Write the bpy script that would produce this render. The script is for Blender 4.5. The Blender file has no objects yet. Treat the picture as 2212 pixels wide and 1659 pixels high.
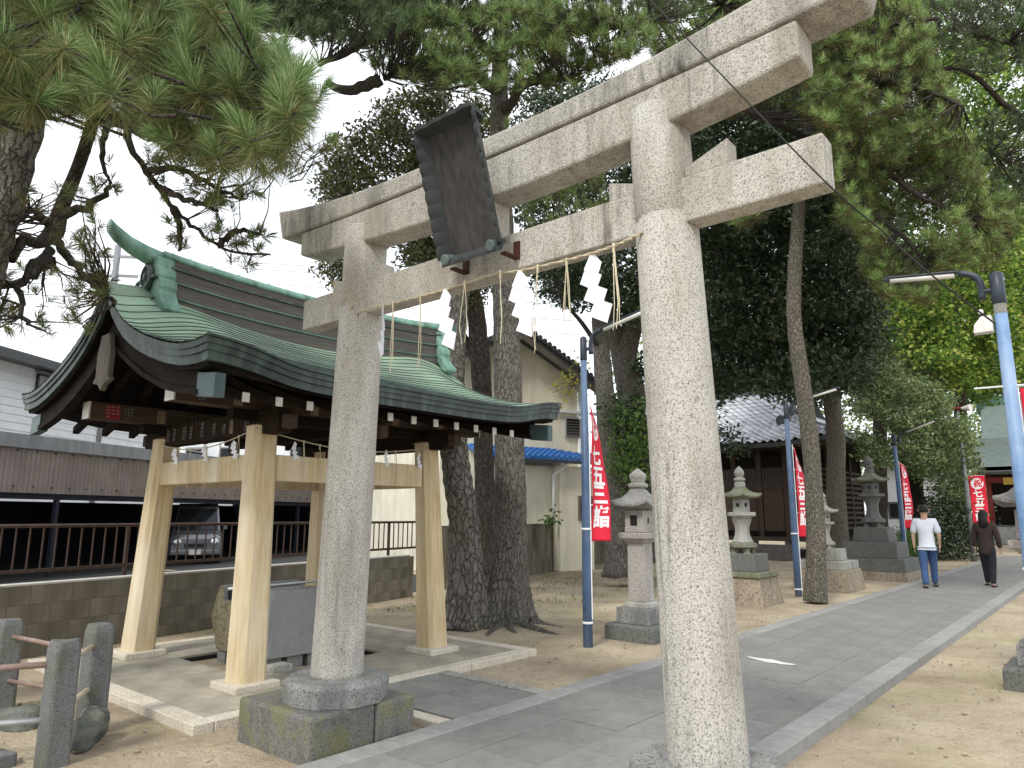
import bpy, math, random
import numpy as np
from mathutils import Vector, noise
random.seed(7); RNG = np.random.default_rng(7)
R = math.radians
SC = bpy.context.scene; COL = SC.collection

# ---------------------------------------------------------------- camera
CAMZ = 1.5; YAW = R(40.322); PITCH = R(10.461); ROLL = R(0.181)
cam_d = bpy.data.cameras.new('camera'); cam = bpy.data.objects.new('camera', cam_d); COL.objects.link(cam)
SC.camera = cam
_fh = Vector((-math.sin(YAW), math.cos(YAW), 0)); _r = Vector((math.cos(YAW), math.sin(YAW), 0)); _z = Vector((0, 0, 1))
_fw = _fh * math.cos(PITCH) + _z * math.sin(PITCH); _up = -_fh * math.sin(PITCH) + _z * math.cos(PITCH)
_r2 = _r * math.cos(ROLL) + _up * math.sin(ROLL); _u2 = _up * math.cos(ROLL) - _r * math.sin(ROLL)
from mathutils import Matrix
cam.matrix_world = Matrix(((_r2.x, _u2.x, -_fw.x, 0), (_r2.y, _u2.y, -_fw.y, 0), (_r2.z, _u2.z, -_fw.z, CAMZ), (0, 0, 0, 1)))
cam_d.sensor_width = 36; cam_d.lens = 36 * 1537.3 / 2212; cam_d.clip_end = 600; cam_d.clip_start = 0.05
def at(x, y, d):
    """world point seen at survey coordinates x, y (sheet 2212 x 1659) at horizontal distance d along the view"""
    v = _fw * 1537.3 + _r2 * (x - 1106) - _u2 * (y - 829.5)
    return Vector((0, 0, CAMZ)) + v * (d / v.dot(_fh))

# ---------------------------------------------------------------- world, sun, exposure
SUN_EL, SUN_AZ = R(48), R(168)     # azimuth clockwise from +Y
w = bpy.data.worlds.new('World'); SC.world = w; w.use_nodes = True
nt = w.node_tree; nt.nodes.clear(); L = nt.links.new
out = nt.nodes.new('ShaderNodeOutputWorld'); bg = nt.nodes.new('ShaderNodeBackground'); bg.inputs[1].default_value = 0.1
sky = nt.nodes.new('ShaderNodeTexSky'); sky.sky_type = 'NISHITA'; sky.sun_disc = False
sky.sun_elevation = SUN_EL; sky.sun_rotation = SUN_AZ
tc = nt.nodes.new('ShaderNodeTexCoord'); mp = nt.nodes.new('ShaderNodeMapping'); mp.inputs['Scale'].default_value = (1, 1, 2.2)
nz = nt.nodes.new('ShaderNodeTexNoise'); nz.inputs['Scale'].default_value = 2.2; nz.inputs['Detail'].default_value = 6
rp = nt.nodes.new('ShaderNodeValToRGB'); rp.color_ramp.elements[0].position = .34; rp.color_ramp.elements[0].color = (.72, .72, .72, 1)
rp.color_ramp.elements[1].position = .52; rp.color_ramp.elements[1].color = (1, 1, 1, 1)
mx = nt.nodes.new('ShaderNodeMix'); mx.data_type = 'RGBA'
mx.inputs[7].default_value = (10.6, 11.0, 11.5, 1)
L(tc.outputs['Generated'], mp.inputs[0]); L(mp.outputs[0], nz.inputs[0]); L(nz.outputs[0], rp.inputs[0]); L(rp.outputs[0], mx.inputs[0])
L(sky.outputs[0], mx.inputs[6]); L(mx.outputs[2], bg.inputs[0]); L(bg.outputs[0], out.inputs[0])
sd = bpy.data.lights.new('sun', 'SUN'); sd.energy = 1.5; sd.angle = R(10); sd.color = (1, .95, .86)
so = bpy.data.objects.new('sun', sd); COL.objects.link(so)
_sd = Vector((math.sin(SUN_AZ) * math.cos(SUN_EL), math.cos(SUN_AZ) * math.cos(SUN_EL), math.sin(SUN_EL)))
so.rotation_euler = _sd.to_track_quat('Z', 'Y').to_euler(); so.location = (0, 0, 30)
SC.view_settings.view_transform = 'Standard'; SC.view_settings.look = 'None'; SC.view_settings.exposure = 0.62
SC.view_settings.gamma = 1; SC.view_settings.use_curve_mapping = False
SC.render.engine = 'CYCLES'; SC.cycles.max_bounces = 6; SC.cycles.diffuse_bounces = 3; SC.cycles.transparent_max_bounces = 6

# ---------------------------------------------------------------- materials
MATS = {}
def rgb(c): return (c[0], c[1], c[2], 1)
class NT:
    def __init__(s, name):
        s.m = bpy.data.materials.new(name); s.m.use_nodes = True; s.t = s.m.node_tree; s.n = s.t.nodes
        s.b = s.n['Principled BSDF']; s.co = s.n.new('ShaderNodeTexCoord').outputs['Object']
        MATS[name] = s.m
    def link(s, a, b): s.t.links.new(a, b)
    def map(s, sc=(1, 1, 1), rot=(0, 0, 0)):
        m = s.n.new('ShaderNodeMapping'); m.inputs['Scale'].default_value = sc; m.inputs['Rotation'].default_value = rot
        s.link(s.co, m.inputs[0]); return m.outputs[0]
    def noise(s, scale, co=None, det=4, rough=.55, dist=0):
        n = s.n.new('ShaderNodeTexNoise'); n.inputs['Scale'].default_value = scale; n.inputs['Detail'].default_value = det
        n.inputs['Roughness'].default_value = rough; n.inputs['Distortion'].default_value = dist
        s.link(co or s.co, n.inputs[0]); return n.outputs[0]
    def voro(s, scale, co=None, feat='DISTANCE_TO_EDGE'):
        n = s.n.new('ShaderNodeTexVoronoi'); n.feature = feat; n.inputs['Scale'].default_value = scale
        s.link(co or s.co, n.inputs[0]); return n.outputs[0]
    def ramp(s, f, stops):
        r = s.n.new('ShaderNodeValToRGB'); e = r.color_ramp.elements
        while len(e) > 1: e.remove(e[0])
        e[0].position = stops[0][0]; e[0].color = rgb(stops[0][1])
        for p, c in stops[1:]:
            x = e.new(p); x.color = rgb(c)
        s.link(f, r.inputs[0]); return r.outputs[0]
    def mixc(s, f, a, b, mode='MIX'):
        m = s.n.new('ShaderNodeMix'); m.data_type = 'RGBA'; m.blend_type = mode
        for k, v in ((0, f), (6, a), (7, b)):
            if isinstance(v, (int, float)): m.inputs[k].default_value = v
            elif isinstance(v, tuple): m.inputs[k].default_value = rgb(v)
            else: s.link(v, m.inputs[k])
        return m.outputs[2]
    def math(s, op, a, b=0):
        m = s.n.new('ShaderNodeMath'); m.operation = op
        for k, v in ((0, a), (1, b)):
            if isinstance(v, (int, float)): m.inputs[k].default_value = v
            else: s.link(v, m.inputs[k])
        return m.outputs[0]
    def hsv(s, col, val, amt, hue=0):
        h = s.n.new('ShaderNodeHueSaturation'); s.link(col, h.inputs['Color'])
        s.link(s.math('ADD', s.math('MULTIPLY', val, amt), 1 - amt / 2), h.inputs['Value'])
        if hue: s.link(s.math('ADD', s.math('MULTIPLY', val, hue), .5 - hue / 2), h.inputs['Hue'])
        return h.outputs[0]
    def rand(s): return s.n.new('ShaderNodeObjectInfo').outputs['Random']
    def island(s): return s.n.new('ShaderNodeNewGeometry').outputs['Random Per Island']
    def bump(s, h, st=.5, d=.02, prev=None):
        b = s.n.new('ShaderNodeBump'); b.inputs['Strength'].default_value = st; b.inputs['Distance'].default_value = d
        s.link(h, b.inputs['Height'])
        if prev is not None: s.link(prev, b.inputs['Normal'])
        return b.outputs[0]
    def fin(s, col, rough=.85, nrm=None, metal=0, spec=.3):
        if isinstance(col, tuple): s.b.inputs['Base Color'].default_value = rgb(col)
        else: s.link(col, s.b.inputs['Base Color'])
        if isinstance(rough, (int, float)): s.b.inputs['Roughness'].default_value = rough
        else: s.link(rough, s.b.inputs['Roughness'])
        s.b.inputs['Metallic'].default_value = metal; s.b.inputs['Specular IOR Level'].default_value = spec
        if nrm is not None: s.link(nrm, s.b.inputs['Normal'])
        return s.m
def basic(name, a, b, scale=6, rough=.8, bs=20, bst=.3, bd=.01, rnd=.15, stretch=(1, 1, 1), metal=0, spec=.3, stain=None):
    t = NT(name); co = t.map(stretch)
    c = t.ramp(t.noise(scale, co, 6), [(.3, a), (.7, b)])
    if stain: c = t.mixc(t.ramp(t.noise(stain[1], t.map((2, 2, .5)), 5), [(.45, (0, 0, 0)), (.68, (1, 1, 1))]), c, stain[0])
    if rnd: c = t.hsv(c, t.rand(), rnd)
    return t.fin(c, rough, t.bump(t.noise(bs, co, 5), bst, bd), metal, spec)

def granite(name, light, dark, stain, stain_amt=.5, spk=60, moss=None, bst=.5, streak=None):
    t = NT(name)
    f = t.noise(spk, None, 3, .8); c = t.ramp(f, [(.38, dark), (.47, light), (.62, tuple(min(1, x * 1.25) for x in light))])
    f2 = t.noise(spk * .45, None, 2, .6); c = t.mixc(t.ramp(f2, [(.27, (.55, .55, .55)), (.35, (0, 0, 0))]), c, tuple(x * .7 for x in dark))
    st = t.ramp(t.noise(1.9, t.map((2.2, 2.2, .55)), 6, .6), [(.46, (0, 0, 0)), (.72, (1, 1, 1))])
    c = t.mixc(t.math('MULTIPLY', st, stain_amt), c, stain)
    if streak:
        s1 = t.ramp(t.noise(1, t.map((24, 24, 2.2)), 5, .7), [(.46, (0, 0, 0)), (.64, (1, 1, 1))]); s2 = t.ramp(t.noise(1.3, t.map((1, 1, .8), (0, 0, 1)), 3), [(.46, (0, 0, 0)), (.66, (1, 1, 1))])
        c = t.mixc(t.math('MULTIPLY', t.math('MULTIPLY', s1, s2), streak[1]), c, streak[0])
    if moss:
        ms = t.ramp(t.noise(4.5, None, 7, .65), [(.5, (0, 0, 0)), (.6, (1, 1, 1))]); c = t.mixc(t.math('MULTIPLY', ms, moss[1]), c, moss[0])
    c = t.hsv(c, t.rand(), .08)
    nb = t.bump(t.noise(spk * 1.3, None, 4, .8), bst, .006); nb = t.bump(t.noise(9, None, 5), .25, .03, nb)
    return t.fin(c, .9, nb)
granite('granite_torii', (.49, .47, .425), (.17, .16, .145), (.24, .205, .155), .65, 110, bst=.8, streak=((.12, .105, .09), .75))
granite('granite_top', (.45, .43, .385), (.16, .15, .135), (.12, .11, .10), .75, 110, bst=.8, streak=((.06, .056, .052), .95))
granite('granite_grey', (.255, .255, .25), (.075, .075, .075), (.10, .10, .10), .85, 75, ((.13, .14, .08), .35), .8)
granite('granite_dark_plinth', (.165, .16, .145), (.085, .085, .08), (.055, .057, .06), .75, 60, ((.19, .19, .05), .42), .5, ((.34, .33, .31), .35))
granite('granite_sill', (.60, .55, .46), (.36, .32, .26), (.40, .34, .25), .5, 80)
granite('granite_pink', (.37, .345, .32), (.21, .195, .185), (.16, .14, .12), .6, 70)
granite('granite_pale', (.34, .335, .305), (.18, .18, .17), (.15, .15, .125), .75, 70, None, .5, ((.10, .10, .09), .6))
granite('granite_mossy', (.19, .19, .145), (.085, .085, .065), (.08, .09, .05), .8, 45, ((.12, .14, .055), .75))
granite('stone_brown', (.30, .25, .19), (.15, .125, .095), (.15, .12, .085), .7, 22)
granite('stone_grey_dark', (.135, .14, .13), (.07, .075, .07), (.10, .11, .09), .6, 40)
granite('concrete_post', (.165, .17, .17), (.085, .085, .09), (.085, .085, .055), .8, 90, ((.12, .13, .07), .4), .9, ((.27, .27, .26), .5))
granite('basin_granite', (.26, .265, .265), (.15, .15, .15), (.17, .17, .165), .4, 110, None, .2)
granite('basin_rough', (.27, .23, .15), (.08, .07, .05), (.16, .14, .08), .7, 34, ((.16, .17, .07), .4), 1.0)
basic('slab_grey', (.175, .175, .165), (.235, .23, .215), 16, .85, 120, .5, .006, .10, stain=((.25, .245, .225), 1.3))
basic('slab_warm', (.30, .275, .22), (.43, .39, .31), 7, .85, 110, .3, .004, .16, stain=((.24, .22, .18), 1.6))
basic('kerb', (.23, .23, .22), (.32, .315, .30), 10, .85, 130, .4, .004, .16)
basic('joint', (.13, .12, .10), (.19, .175, .15), 20, .95)
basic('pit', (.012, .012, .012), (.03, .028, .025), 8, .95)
basic('block', (.19, .17, .135), (.27, .245, .20), 4, .92, 90, .5, .005, .22, stain=((.12, .105, .075), 1.2))
basic('wall_cap', (.42, .41, .38), (.55, .53, .48), 12, .9)
basic('old_concrete', (.17, .15, .115), (.26, .235, .185), 3, .92, 60, .5, .01, .1, (2, 2, .5), stain=((.075, .07, .05), 1.9))
basic('wood_post', (.47, .355, .19), (.67, .55, .35), 3.5, .6, 60, .2, .004, .06, (9, 9, .6), stain=((.72, .64, .49), 1.2))
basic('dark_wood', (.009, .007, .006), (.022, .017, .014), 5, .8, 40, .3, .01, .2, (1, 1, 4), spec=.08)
basic('brown_wood', (.05, .033, .024), (.09, .06, .042), 5, .7, 40, .3, .01, .25, (5, 5, .8))
basic('grey_wood', (.10, .085, .075), (.21, .185, .165), 6, .85, 50, .6, .01, .2, (9, 9, .6))
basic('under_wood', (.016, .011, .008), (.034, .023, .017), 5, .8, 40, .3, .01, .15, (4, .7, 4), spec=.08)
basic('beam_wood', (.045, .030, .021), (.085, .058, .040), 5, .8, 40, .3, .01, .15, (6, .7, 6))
basic('white_paint', (.60, .58, .55), (.78, .77, .74), 20, .6, 60, .2, .003, .1)
basic('wall_white', (.68, .70, .73), (.76, .78, .80), 2, .8, 40, .1, .004, 0)
basic('wall_cream', (.72, .68, .55), (.80, .76, .63), 2, .85, 60, .2, .004, 0, stain=((.60, .56, .45), 1.1))
basic('wall_grey', (.30, .31, .32), (.38, .39, .40), 3, .8)
basic('navy_dark', (.010, .012, .022), (.018, .021, .035), 2, .7)
basic('black', (.012, .012, .013), (.02, .02, .02), 10, .6)
basic('rust_rail', (.045, .028, .022), (.095, .058, .042), 12, .7)
basic('corrugated', (.20, .165, .15), (.27, .23, .21), 2, .5, 30, .1, .003, .08, metal=.3)
basic('zinc', (.19, .20, .22), (.28, .29, .31), 4, .5, 30, .2, .004, 0, (1, 1, .3), metal=.3)
basic('pipe_rust', (.23, .15, .125), (.36, .27, .23), 14, .6, 60, .3, .004, .3)
basic('pipe_steel', (.42, .43, .44), (.55, .56, .57), 10, .4, 60, .1, .002, .1, metal=.5)
basic('pipe_straw', (.38, .32, .23), (.52, .45, .34), 14, .7)
basic('pole_blue', (.045, .085, .165), (.075, .125, .22), 7, .45, 50, .1, .002, .1, stain=((.16, .22, .32), 1.4))
basic('pole_paleblue', (.12, .22, .40), (.20, .32, .52), 9, .45, 50, .15, .002, 0, stain=((.33, .42, .55), 1.7))
basic('pole_dark', (.025, .032, .045), (.04, .05, .065), 9, .4)
basic('tie', (.75, .77, .80), (.85, .86, .88), 9, .6)
basic('lamp_glass', (.62, .61, .56), (.74, .73, .68), 3, .25, 9, .02, .001, 0, spec=.5)
basic('rope', (.42, .36, .25), (.58, .51, .38), 60, .9, 200, .5, .003, .1)
basic('straw', (.50, .45, .32), (.66, .60, .45), 40, .9)
basic('paper', (.76, .78, .86), (.84, .86, .92), 3, .7, 30, .05, .002, .04)
basic('copper_patina', (.15, .30, .24), (.26, .43, .35), 8, .55, 40, .25, .004, .1, (1, 1, .6), spec=.4, stain=((.09, .17, .13), 3))
basic('copper_cap', (.09, .17, .14), (.15, .26, .21), 5, .5, 40, .2, .004, .1, stain=((.06, .13, .10), 3))
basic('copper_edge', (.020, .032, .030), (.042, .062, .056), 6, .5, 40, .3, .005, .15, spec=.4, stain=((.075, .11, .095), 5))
basic('copper_box', (.05, .085, .09), (.085, .125, .125), 4, .45, 40, .1, .003, .1)
basic('ridge_wood', (.085, .075, .068), (.14, .125, .112), 6, .8, 60, .4, .006, .12, (9, .5, 9))
basic('plaque', (.035, .035, .037), (.075, .07, .068), 5, .6, 60, .35, .004, .12, (5, 5, 1))
basic('plaque_frame', (.033, .040, .042), (.06, .068, .07), 6, .55, 60, .3, .004, .1)
basic('plaque_disc', (.09, .13, .13), (.14, .18, .18), 6, .5)
basic('bracket_red', (.045, .015, .012), (.08, .025, .018), 6, .6)
basic('tile_silver', (.56, .58, .62), (.76, .78, .82), 9, .3, 40, .2, .003, .35, spec=.5)
basic('tile_blue', (.02, .12, .42), (.05, .22, .58), 9, .3, 40, .1, .003, .3, spec=.5)
basic('tile_dark', (.05, .055, .06), (.09, .095, .10), 9, .5, 40, .1, .003, .3)
basic('red_cloth', (.60, .012, .035), (.70, .02, .05), 4, .7, 60, .05, .001, 0)
basic('white_ink', (.80, .78, .78), (.86, .85, .85), 4, .7, 60, .05, .001, 0)
basic('vermilion', (.13, .016, .011), (.19, .025, .016), 5, .6)
basic('gold', (.50, .33, .06), (.60, .42, .09), 5, .4, metal=.4)
basic('hall_roof', (.25, .31, .28), (.38, .44, .40), 3, .55, 60, .2, .01, .08, (1, 1, 6))
basic('car_silver', (.15, .155, .17), (.20, .205, .22), 2, .25, 9, .02, .001, 0, metal=.5, spec=.6)
basic('car_black', (.012, .013, .015), (.02, .021, .024), 2, .25, 9, .02, .001, 0, spec=.6)
basic('glass_dark', (.012, .015, .018), (.022, .026, .03), 2, .15, 9, .02, .001, 0, spec=.35)
basic('chrome', (.55, .56, .58), (.68, .69, .70), 2, .15, 9, .02, .001, 0, metal=.8)
basic('rubber', (.015, .015, .015), (.025, .025, .025), 8, .8)
basic('skin', (.42, .26, .19), (.50, .32, .24), 5, .6)
basic('shirt_white', (.62, .66, .74), (.72, .76, .84), 5, .85)
basic('jeans', (.035, .07, .17), (.06, .11, .24), 6, .9)
basic('coat_brown', (.035, .024, .022), (.055, .038, .034), 6, .9)
basic('trouser_black', (.014, .015, .02), (.022, .024, .03), 6, .9)
basic('hair', (.012, .010, .009), (.022, .018, .015), 20, .6)
basic('card', (.19, .14, .09), (.27, .21, .14), 12, .8, rnd=.5)
basic('card_dark', (.035, .028, .025), (.06, .05, .045), 12, .8, rnd=.5)
basic('card_red', (.20, .015, .03), (.26, .02, .04), 12, .8)
basic('card_ink', (.17, .155, .13), (.25, .23, .20), 12, .8)
basic('asphalt', (.035, .036, .038), (.06, .06, .062), 20, .9, 90, .4, .006, 0)
basic('litter', (.14, .085, .045), (.34, .25, .13), 3, .9)
basic('stone_green', (.09, .10, .085), (.185, .19, .165), 14, .9, 40, .9, .02, .1)

def bark(name, plate, gap, scale, stretch=.45, bst=1.0, bd=.05):
    t = NT(name)
    wn = t.n.new('ShaderNodeTexNoise'); wn.inputs['Scale'].default_value = scale * .5; wn.inputs['Detail'].default_value = 4; t.link(t.co, wn.inputs[0])
    warp = t.mixc(1.0, t.map((1, 1, stretch)), t.mixc(1.0, wn.outputs[1], (1.8 / scale,) * 3, 'MULTIPLY'), 'ADD')
    v = t.voro(scale, warp); v2 = t.voro(scale * 2.6, warp)
    h = t.math('ADD', t.ramp(v, [(.0, (0, 0, 0)), (.16, (1, 1, 1))]), t.math('MULTIPLY', t.ramp(v2, [(0, (0, 0, 0)), (.2, (1, 1, 1))]), .35))
    h = t.math('ADD', h, t.math('MULTIPLY', t.noise(scale * 5, warp, 5), .5))
    c = t.ramp(h, [(.25, gap), (.8, plate), (1.0, tuple(min(1, x * 1.5) for x in plate))])
    c = t.mixc(t.ramp(t.noise(1.4, None, 4), [(.4, (0, 0, 0)), (.7, (.5, .5, .5))]), c, (plate[0] * .8, plate[1] * .95, plate[2] * .7))
    return t.fin(c, .95, t.bump(h, bst, bd))
bark('bark_big', (.21, .19, .17), (.02, .017, .015), 13, .42)
bark('bark_fine', (.21, .19, .17), (.025, .021, .019), 21, .3, 1, .04)
bark('bark_dark', (.075, .06, .05), (.018, .015, .013), 16, .4)
bark('bark_slender', (.17, .15, .125), (.035, .028, .023), 21, .55, 1, .03)
bark('bark_branch', (.05, .042, .036), (.015, .013, .011), 26, .4, .8, .01)

def leafy(name, stops, rough=.5, trans=.35, hue=.04, spec=.35):
    t = NT(name); r = t.island(); c = t.ramp(r, stops)
    c = t.hsv(c, t.noise(.9, None, 3), .5, hue)
    t.fin(c, rough, None, 0, spec)
    tr = t.n.new('ShaderNodeBsdfTranslucent'); t.link(c, tr.inputs[0])
    mx = t.n.new('ShaderNodeMixShader'); mx.inputs[0].default_value = trans
    t.link(t.b.outputs[0], mx.inputs[1]); t.link(tr.outputs[0], mx.inputs[2]); t.link(mx.outputs[0], t.n['Material Output'].inputs[0])
    return t.m
leafy('needle_near', [(0, (.07, .14, .045)), (.5, (.18, .29, .10)), (.85, (.34, .44, .19)), (1, (.50, .54, .32))])
leafy('needle_bright', [(0, (.12, .20, .05)), (.5, (.27, .41, .12)), (.85, (.44, .56, .22)), (1, (.58, .62, .34))])
leafy('needle_old', [(0, (.05, .08, .025)), (.5, (.14, .16, .05)), (1, (.26, .22, .09))])
leafy('needle_dark', [(0, (.04, .07, .03)), (.6, (.105, .155, .065)), (1, (.20, .25, .12))])
leafy('needle_mid', [(0, (.08, .15, .045)), (.5, (.19, .29, .09)), (1, (.35, .42, .18))])
leafy('needle_brown', [(0, (.05, .055, .02)), (.5, (.13, .125, .045)), (1, (.22, .17, .07))])
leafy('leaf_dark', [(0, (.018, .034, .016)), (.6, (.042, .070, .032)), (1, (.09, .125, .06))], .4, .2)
leafy('leaf_olive', [(0, (.03, .04, .012)), (.5, (.075, .085, .03)), (1, (.16, .155, .06))], .35, .25)
leafy('leaf_bright', [(0, (.03, .07, .015)), (.4, (.10, .20, .03)), (.75, (.30, .42, .07)), (1, (.56, .56, .14))], .5, .5)
leafy('leaf_green', [(0, (.06, .12, .025)), (.5, (.10, .19, .04)), (1, (.19, .27, .07))], .5, .4)
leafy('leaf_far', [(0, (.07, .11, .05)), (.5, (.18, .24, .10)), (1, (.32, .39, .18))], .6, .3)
leafy('leaf_hedge', [(0, (.05, .10, .03)), (1, (.14, .23, .06))], .5, .3)
leafy('leaf_yellow', [(0, (.25, .28, .04)), (1, (.55, .50, .08))], .5, .5)

def copper_roof():
    t = NT('copper_roof'); co = t.map((1, .35, 1))
    c = t.ramp(t.noise(2.3, co, 5), [(.3, (.20, .27, .20)), (.5, (.28, .42, .29)), (.72, (.36, .52, .37))])
    st = t.ramp(t.noise(1.1, None, 4), [(.42, (0, 0, 0)), (.62, (1, 1, 1))]); c = t.mixc(t.math('MULTIPLY', st, .55), c, (.20, .21, .205))
    c = t.mixc(t.ramp(t.noise(30, t.map((1, .1, 1)), 4), [(.5, (0, 0, 0)), (.8, (.5, .5, .5))]), c, (.11, .15, .12)); c = t.hsv(c, t.rand(), .22)
    t.fin(c, .45, t.bump(t.noise(25, co, 4), .2, .004), 0, .4)
copper_roof()
def copper_grey():
    t = NT('copper_weathered'); c = t.ramp(t.noise(3, t.map((1, .4, 1)), 5), [(.3, (.10, .12, .115)), (.7, (.20, .235, .215))])
    c = t.hsv(c, t.rand(), .2); t.fin(c, .5, t.bump(t.noise(25, None, 4), .2, .004))
copper_grey()
def sand():
    t = NT('sand')
    c = t.ramp(t.noise(.9, None, 8, .6), [(.30, (.27, .22, .155)), (.48, (.405, .34, .25)), (.66, (.52, .445, .33))])
    c = t.mixc(t.ramp(t.noise(55, None, 4, .7), [(.35, (.8, .8, .8)), (.5, (0, 0, 0))]), c, (.30, .23, .15))
    c = t.mixc(t.ramp(t.noise(7, t.map((1, .25, 1), (0, 0, .6)), 6, .7), [(.56, (0, 0, 0)), (.75, (.7, .7, .7))]), c, (.29, .215, .14))
    c = t.mixc(t.ramp(t.noise(.55, t.map((1, 1, 1), (0, 0, 2)), 4), [(.55, (0, 0, 0)), (.72, (.5, .5, .5))]), c, (.30, .31, .13))
    nb = t.bump(t.noise(50, None, 6, .7), .7, .015); nb = t.bump(t.noise(5, None, 6, .65), .8, .06, nb)
    t.fin(c, .97, nb, 0, .1)
sand()
m_ = MATS

# ---------------------------------------------------------------- mesh helpers
WL = {}
def wl(o): return WL.get(o.name, Vector((0, 0, 0))) if o else Vector((0, 0, 0))
def link_mesh(name, me, mat, parent, smooth=False, bevel=0, kind=None):
    o = bpy.data.objects.new(name, me); COL.objects.link(o)
    if mat and not me.materials: me.materials.append(m_[mat] if isinstance(mat, str) else mat)
    if parent: o.parent = parent
    WL[o.name] = wl(parent)
    if smooth:
        me.polygons.foreach_set('use_smooth', [True] * len(me.polygons))
    if bevel:
        b = o.modifiers.new('bevel', 'BEVEL'); b.width = bevel; b.segments = 1 if bevel < .008 else 2; b.limit_method = 'ANGLE'; b.angle_limit = R(35)
    if kind: o['kind'] = kind
    return o
class MB:
    def __init__(s): s.v = []; s.f = []
    def add(s, v, f):
        n = len(s.v); s.v += [tuple(p) for p in v]; s.f += [tuple(i + n for i in q) for q in f]; return s
    def box(s, x0, x1, y0, y1, z0, z1):
        return s.add([(x0, y0, z0), (x1, y0, z0), (x1, y1, z0), (x0, y1, z0), (x0, y0, z1), (x1, y0, z1), (x1, y1, z1), (x0, y1, z1)],
                     [(0, 3, 2, 1), (4, 5, 6, 7), (0, 1, 5, 4), (1, 2, 6, 5), (2, 3, 7, 6), (3, 0, 4, 7)])
    def obox(s, c, ax, ay, az, sx, sy, sz):
        c = Vector(c); ax, ay, az = Vector(ax).normalized(), Vector(ay).normalized(), Vector(az).normalized(); P = []
        for k in (-.5, .5):
            for i, j in ((-.5, -.5), (.5, -.5), (.5, .5), (-.5, .5)): P.append(c + ax * sx * i + ay * sy * j + az * sz * k)
        return s.add(P, [(0, 3, 2, 1), (4, 5, 6, 7), (0, 1, 5, 4), (1, 2, 6, 5), (2, 3, 7, 6), (3, 0, 4, 7)])
    def prism(s, poly, axis, a0, a1):
        def pt(u, v, a): return (a, u, v) if axis == 0 else (u, a, v) if axis == 1 else (u, v, a)
        n = len(poly); P = [pt(u, v, a0) for u, v in poly] + [pt(u, v, a1) for u, v in poly]
        return s.add(P, [tuple(range(n)), tuple(range(2 * n - 1, n - 1, -1))] + [(i, i + n, (i + 1) % n + n, (i + 1) % n) for i in range(n)])
    def loft(s, rings, cap=True, close=True):
        n = len(rings[0]); P = [p for r in rings for p in r]; F = []
        for k in range(len(rings) - 1):
            for i in range(n if close else n - 1):
                j = (i + 1) % n; F.append((k * n + i, k * n + j, (k + 1) * n + j, (k + 1) * n + i))
        if cap: F.append(tuple(range(n - 1, -1, -1))); F.append(tuple((len(rings) - 1) * n + i for i in range(n)))
        return s.add(P, F)
    def lathe(s, prof, cx, cy, n=16, ph=0, sq=1):
        return s.loft([[(cx + r * math.cos(ph + 2 * math.pi * i / n), cy + r * sq * math.sin(ph + 2 * math.pi * i / n), z) for i in range(n)] for r, z in prof])
    def tube(s, pts, rad, n=8, cap=True):
        pts = [Vector(p) for p in pts]; rad = rad if isinstance(rad, (list, tuple)) else [rad] * len(pts)
        rings = []; prev = None
        for i, p in enumerate(pts):
            t = (pts[min(i + 1, len(pts) - 1)] - pts[max(i - 1, 0)]).normalized()
            if prev is None:
                a = t.cross(Vector((0, 0, 1)) if abs(t.z) < .9 else Vector((1, 0, 0))).normalized()
            else: a = (prev - t * prev.dot(t)).normalized()
            prev = a; b = t.cross(a)
            rings.append([p + (a * math.cos(q) + b * math.sin(q)) * rad[i] for q in [2 * math.pi * k / n for k in range(n)]])
        return s.loft(rings, cap)
    def build(s, name, mat, parent=None, bevel=0, smooth=False, kind=None):
        o0 = wl(parent); me = bpy.data.meshes.new(name)
        me.from_pydata([(x - o0.x, y - o0.y, z - o0.z) for x, y, z in s.v], [], s.f); me.update()
        return link_mesh(name, me, mat, parent, smooth, bevel, kind)
def smooth_path(pts, k=6, jit=0, seed=0):
    rnd = random.Random(seed); P = [Vector(p[:3]) for p in pts]; Rr = [p[3] for p in pts] if len(pts[0]) > 3 else None; out = []; rr = []
    for i in range(len(P) - 1):
        p0 = P[max(i - 1, 0)]; p1 = P[i]; p2 = P[i + 1]; p3 = P[min(i + 2, len(P) - 1)]
        for j in range(k):
            t = j / k
            q = .5 * ((2 * p1) + (p2 - p0) * t + (2 * p0 - 5 * p1 + 4 * p2 - p3) * t * t + (3 * p1 - p0 - 3 * p2 + p3) * t ** 3)
            if jit and (i or j): q = q + Vector((rnd.uniform(-jit, jit), rnd.uniform(-jit, jit), rnd.uniform(-jit, jit)))
            out.append(q)
            if Rr: rr.append(Rr[i] * (1 - t) + Rr[i + 1] * t)
    out.append(P[-1])
    if Rr: rr.append(Rr[-1]); return out, rr
    return out
def thing(name, label, cat, loc=(0, 0, 0), group=None):
    o = bpy.data.objects.new(name, None); COL.objects.link(o); o.location = loc; o.empty_display_size = .2
    o['label'] = label; o['category'] = cat
    if group: o['group'] = group
    WL[o.name] = Vector(loc); return o
def tag(o, label, cat, group=None):
    o['label'] = label; o['category'] = cat
    if group: o['group'] = group
    return o
def place(me, name, parent, loc, rot=None, mat=None, kind=None):
    """another instance of mesh data as a part of parent; loc in world space"""
    o = bpy.data.objects.new(name, me); COL.objects.link(o); o.parent = parent; o.location = Vector(loc) - wl(parent)
    if rot is not None: o.rotation_euler = rot
    WL[o.name] = Vector(loc); return o
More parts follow.
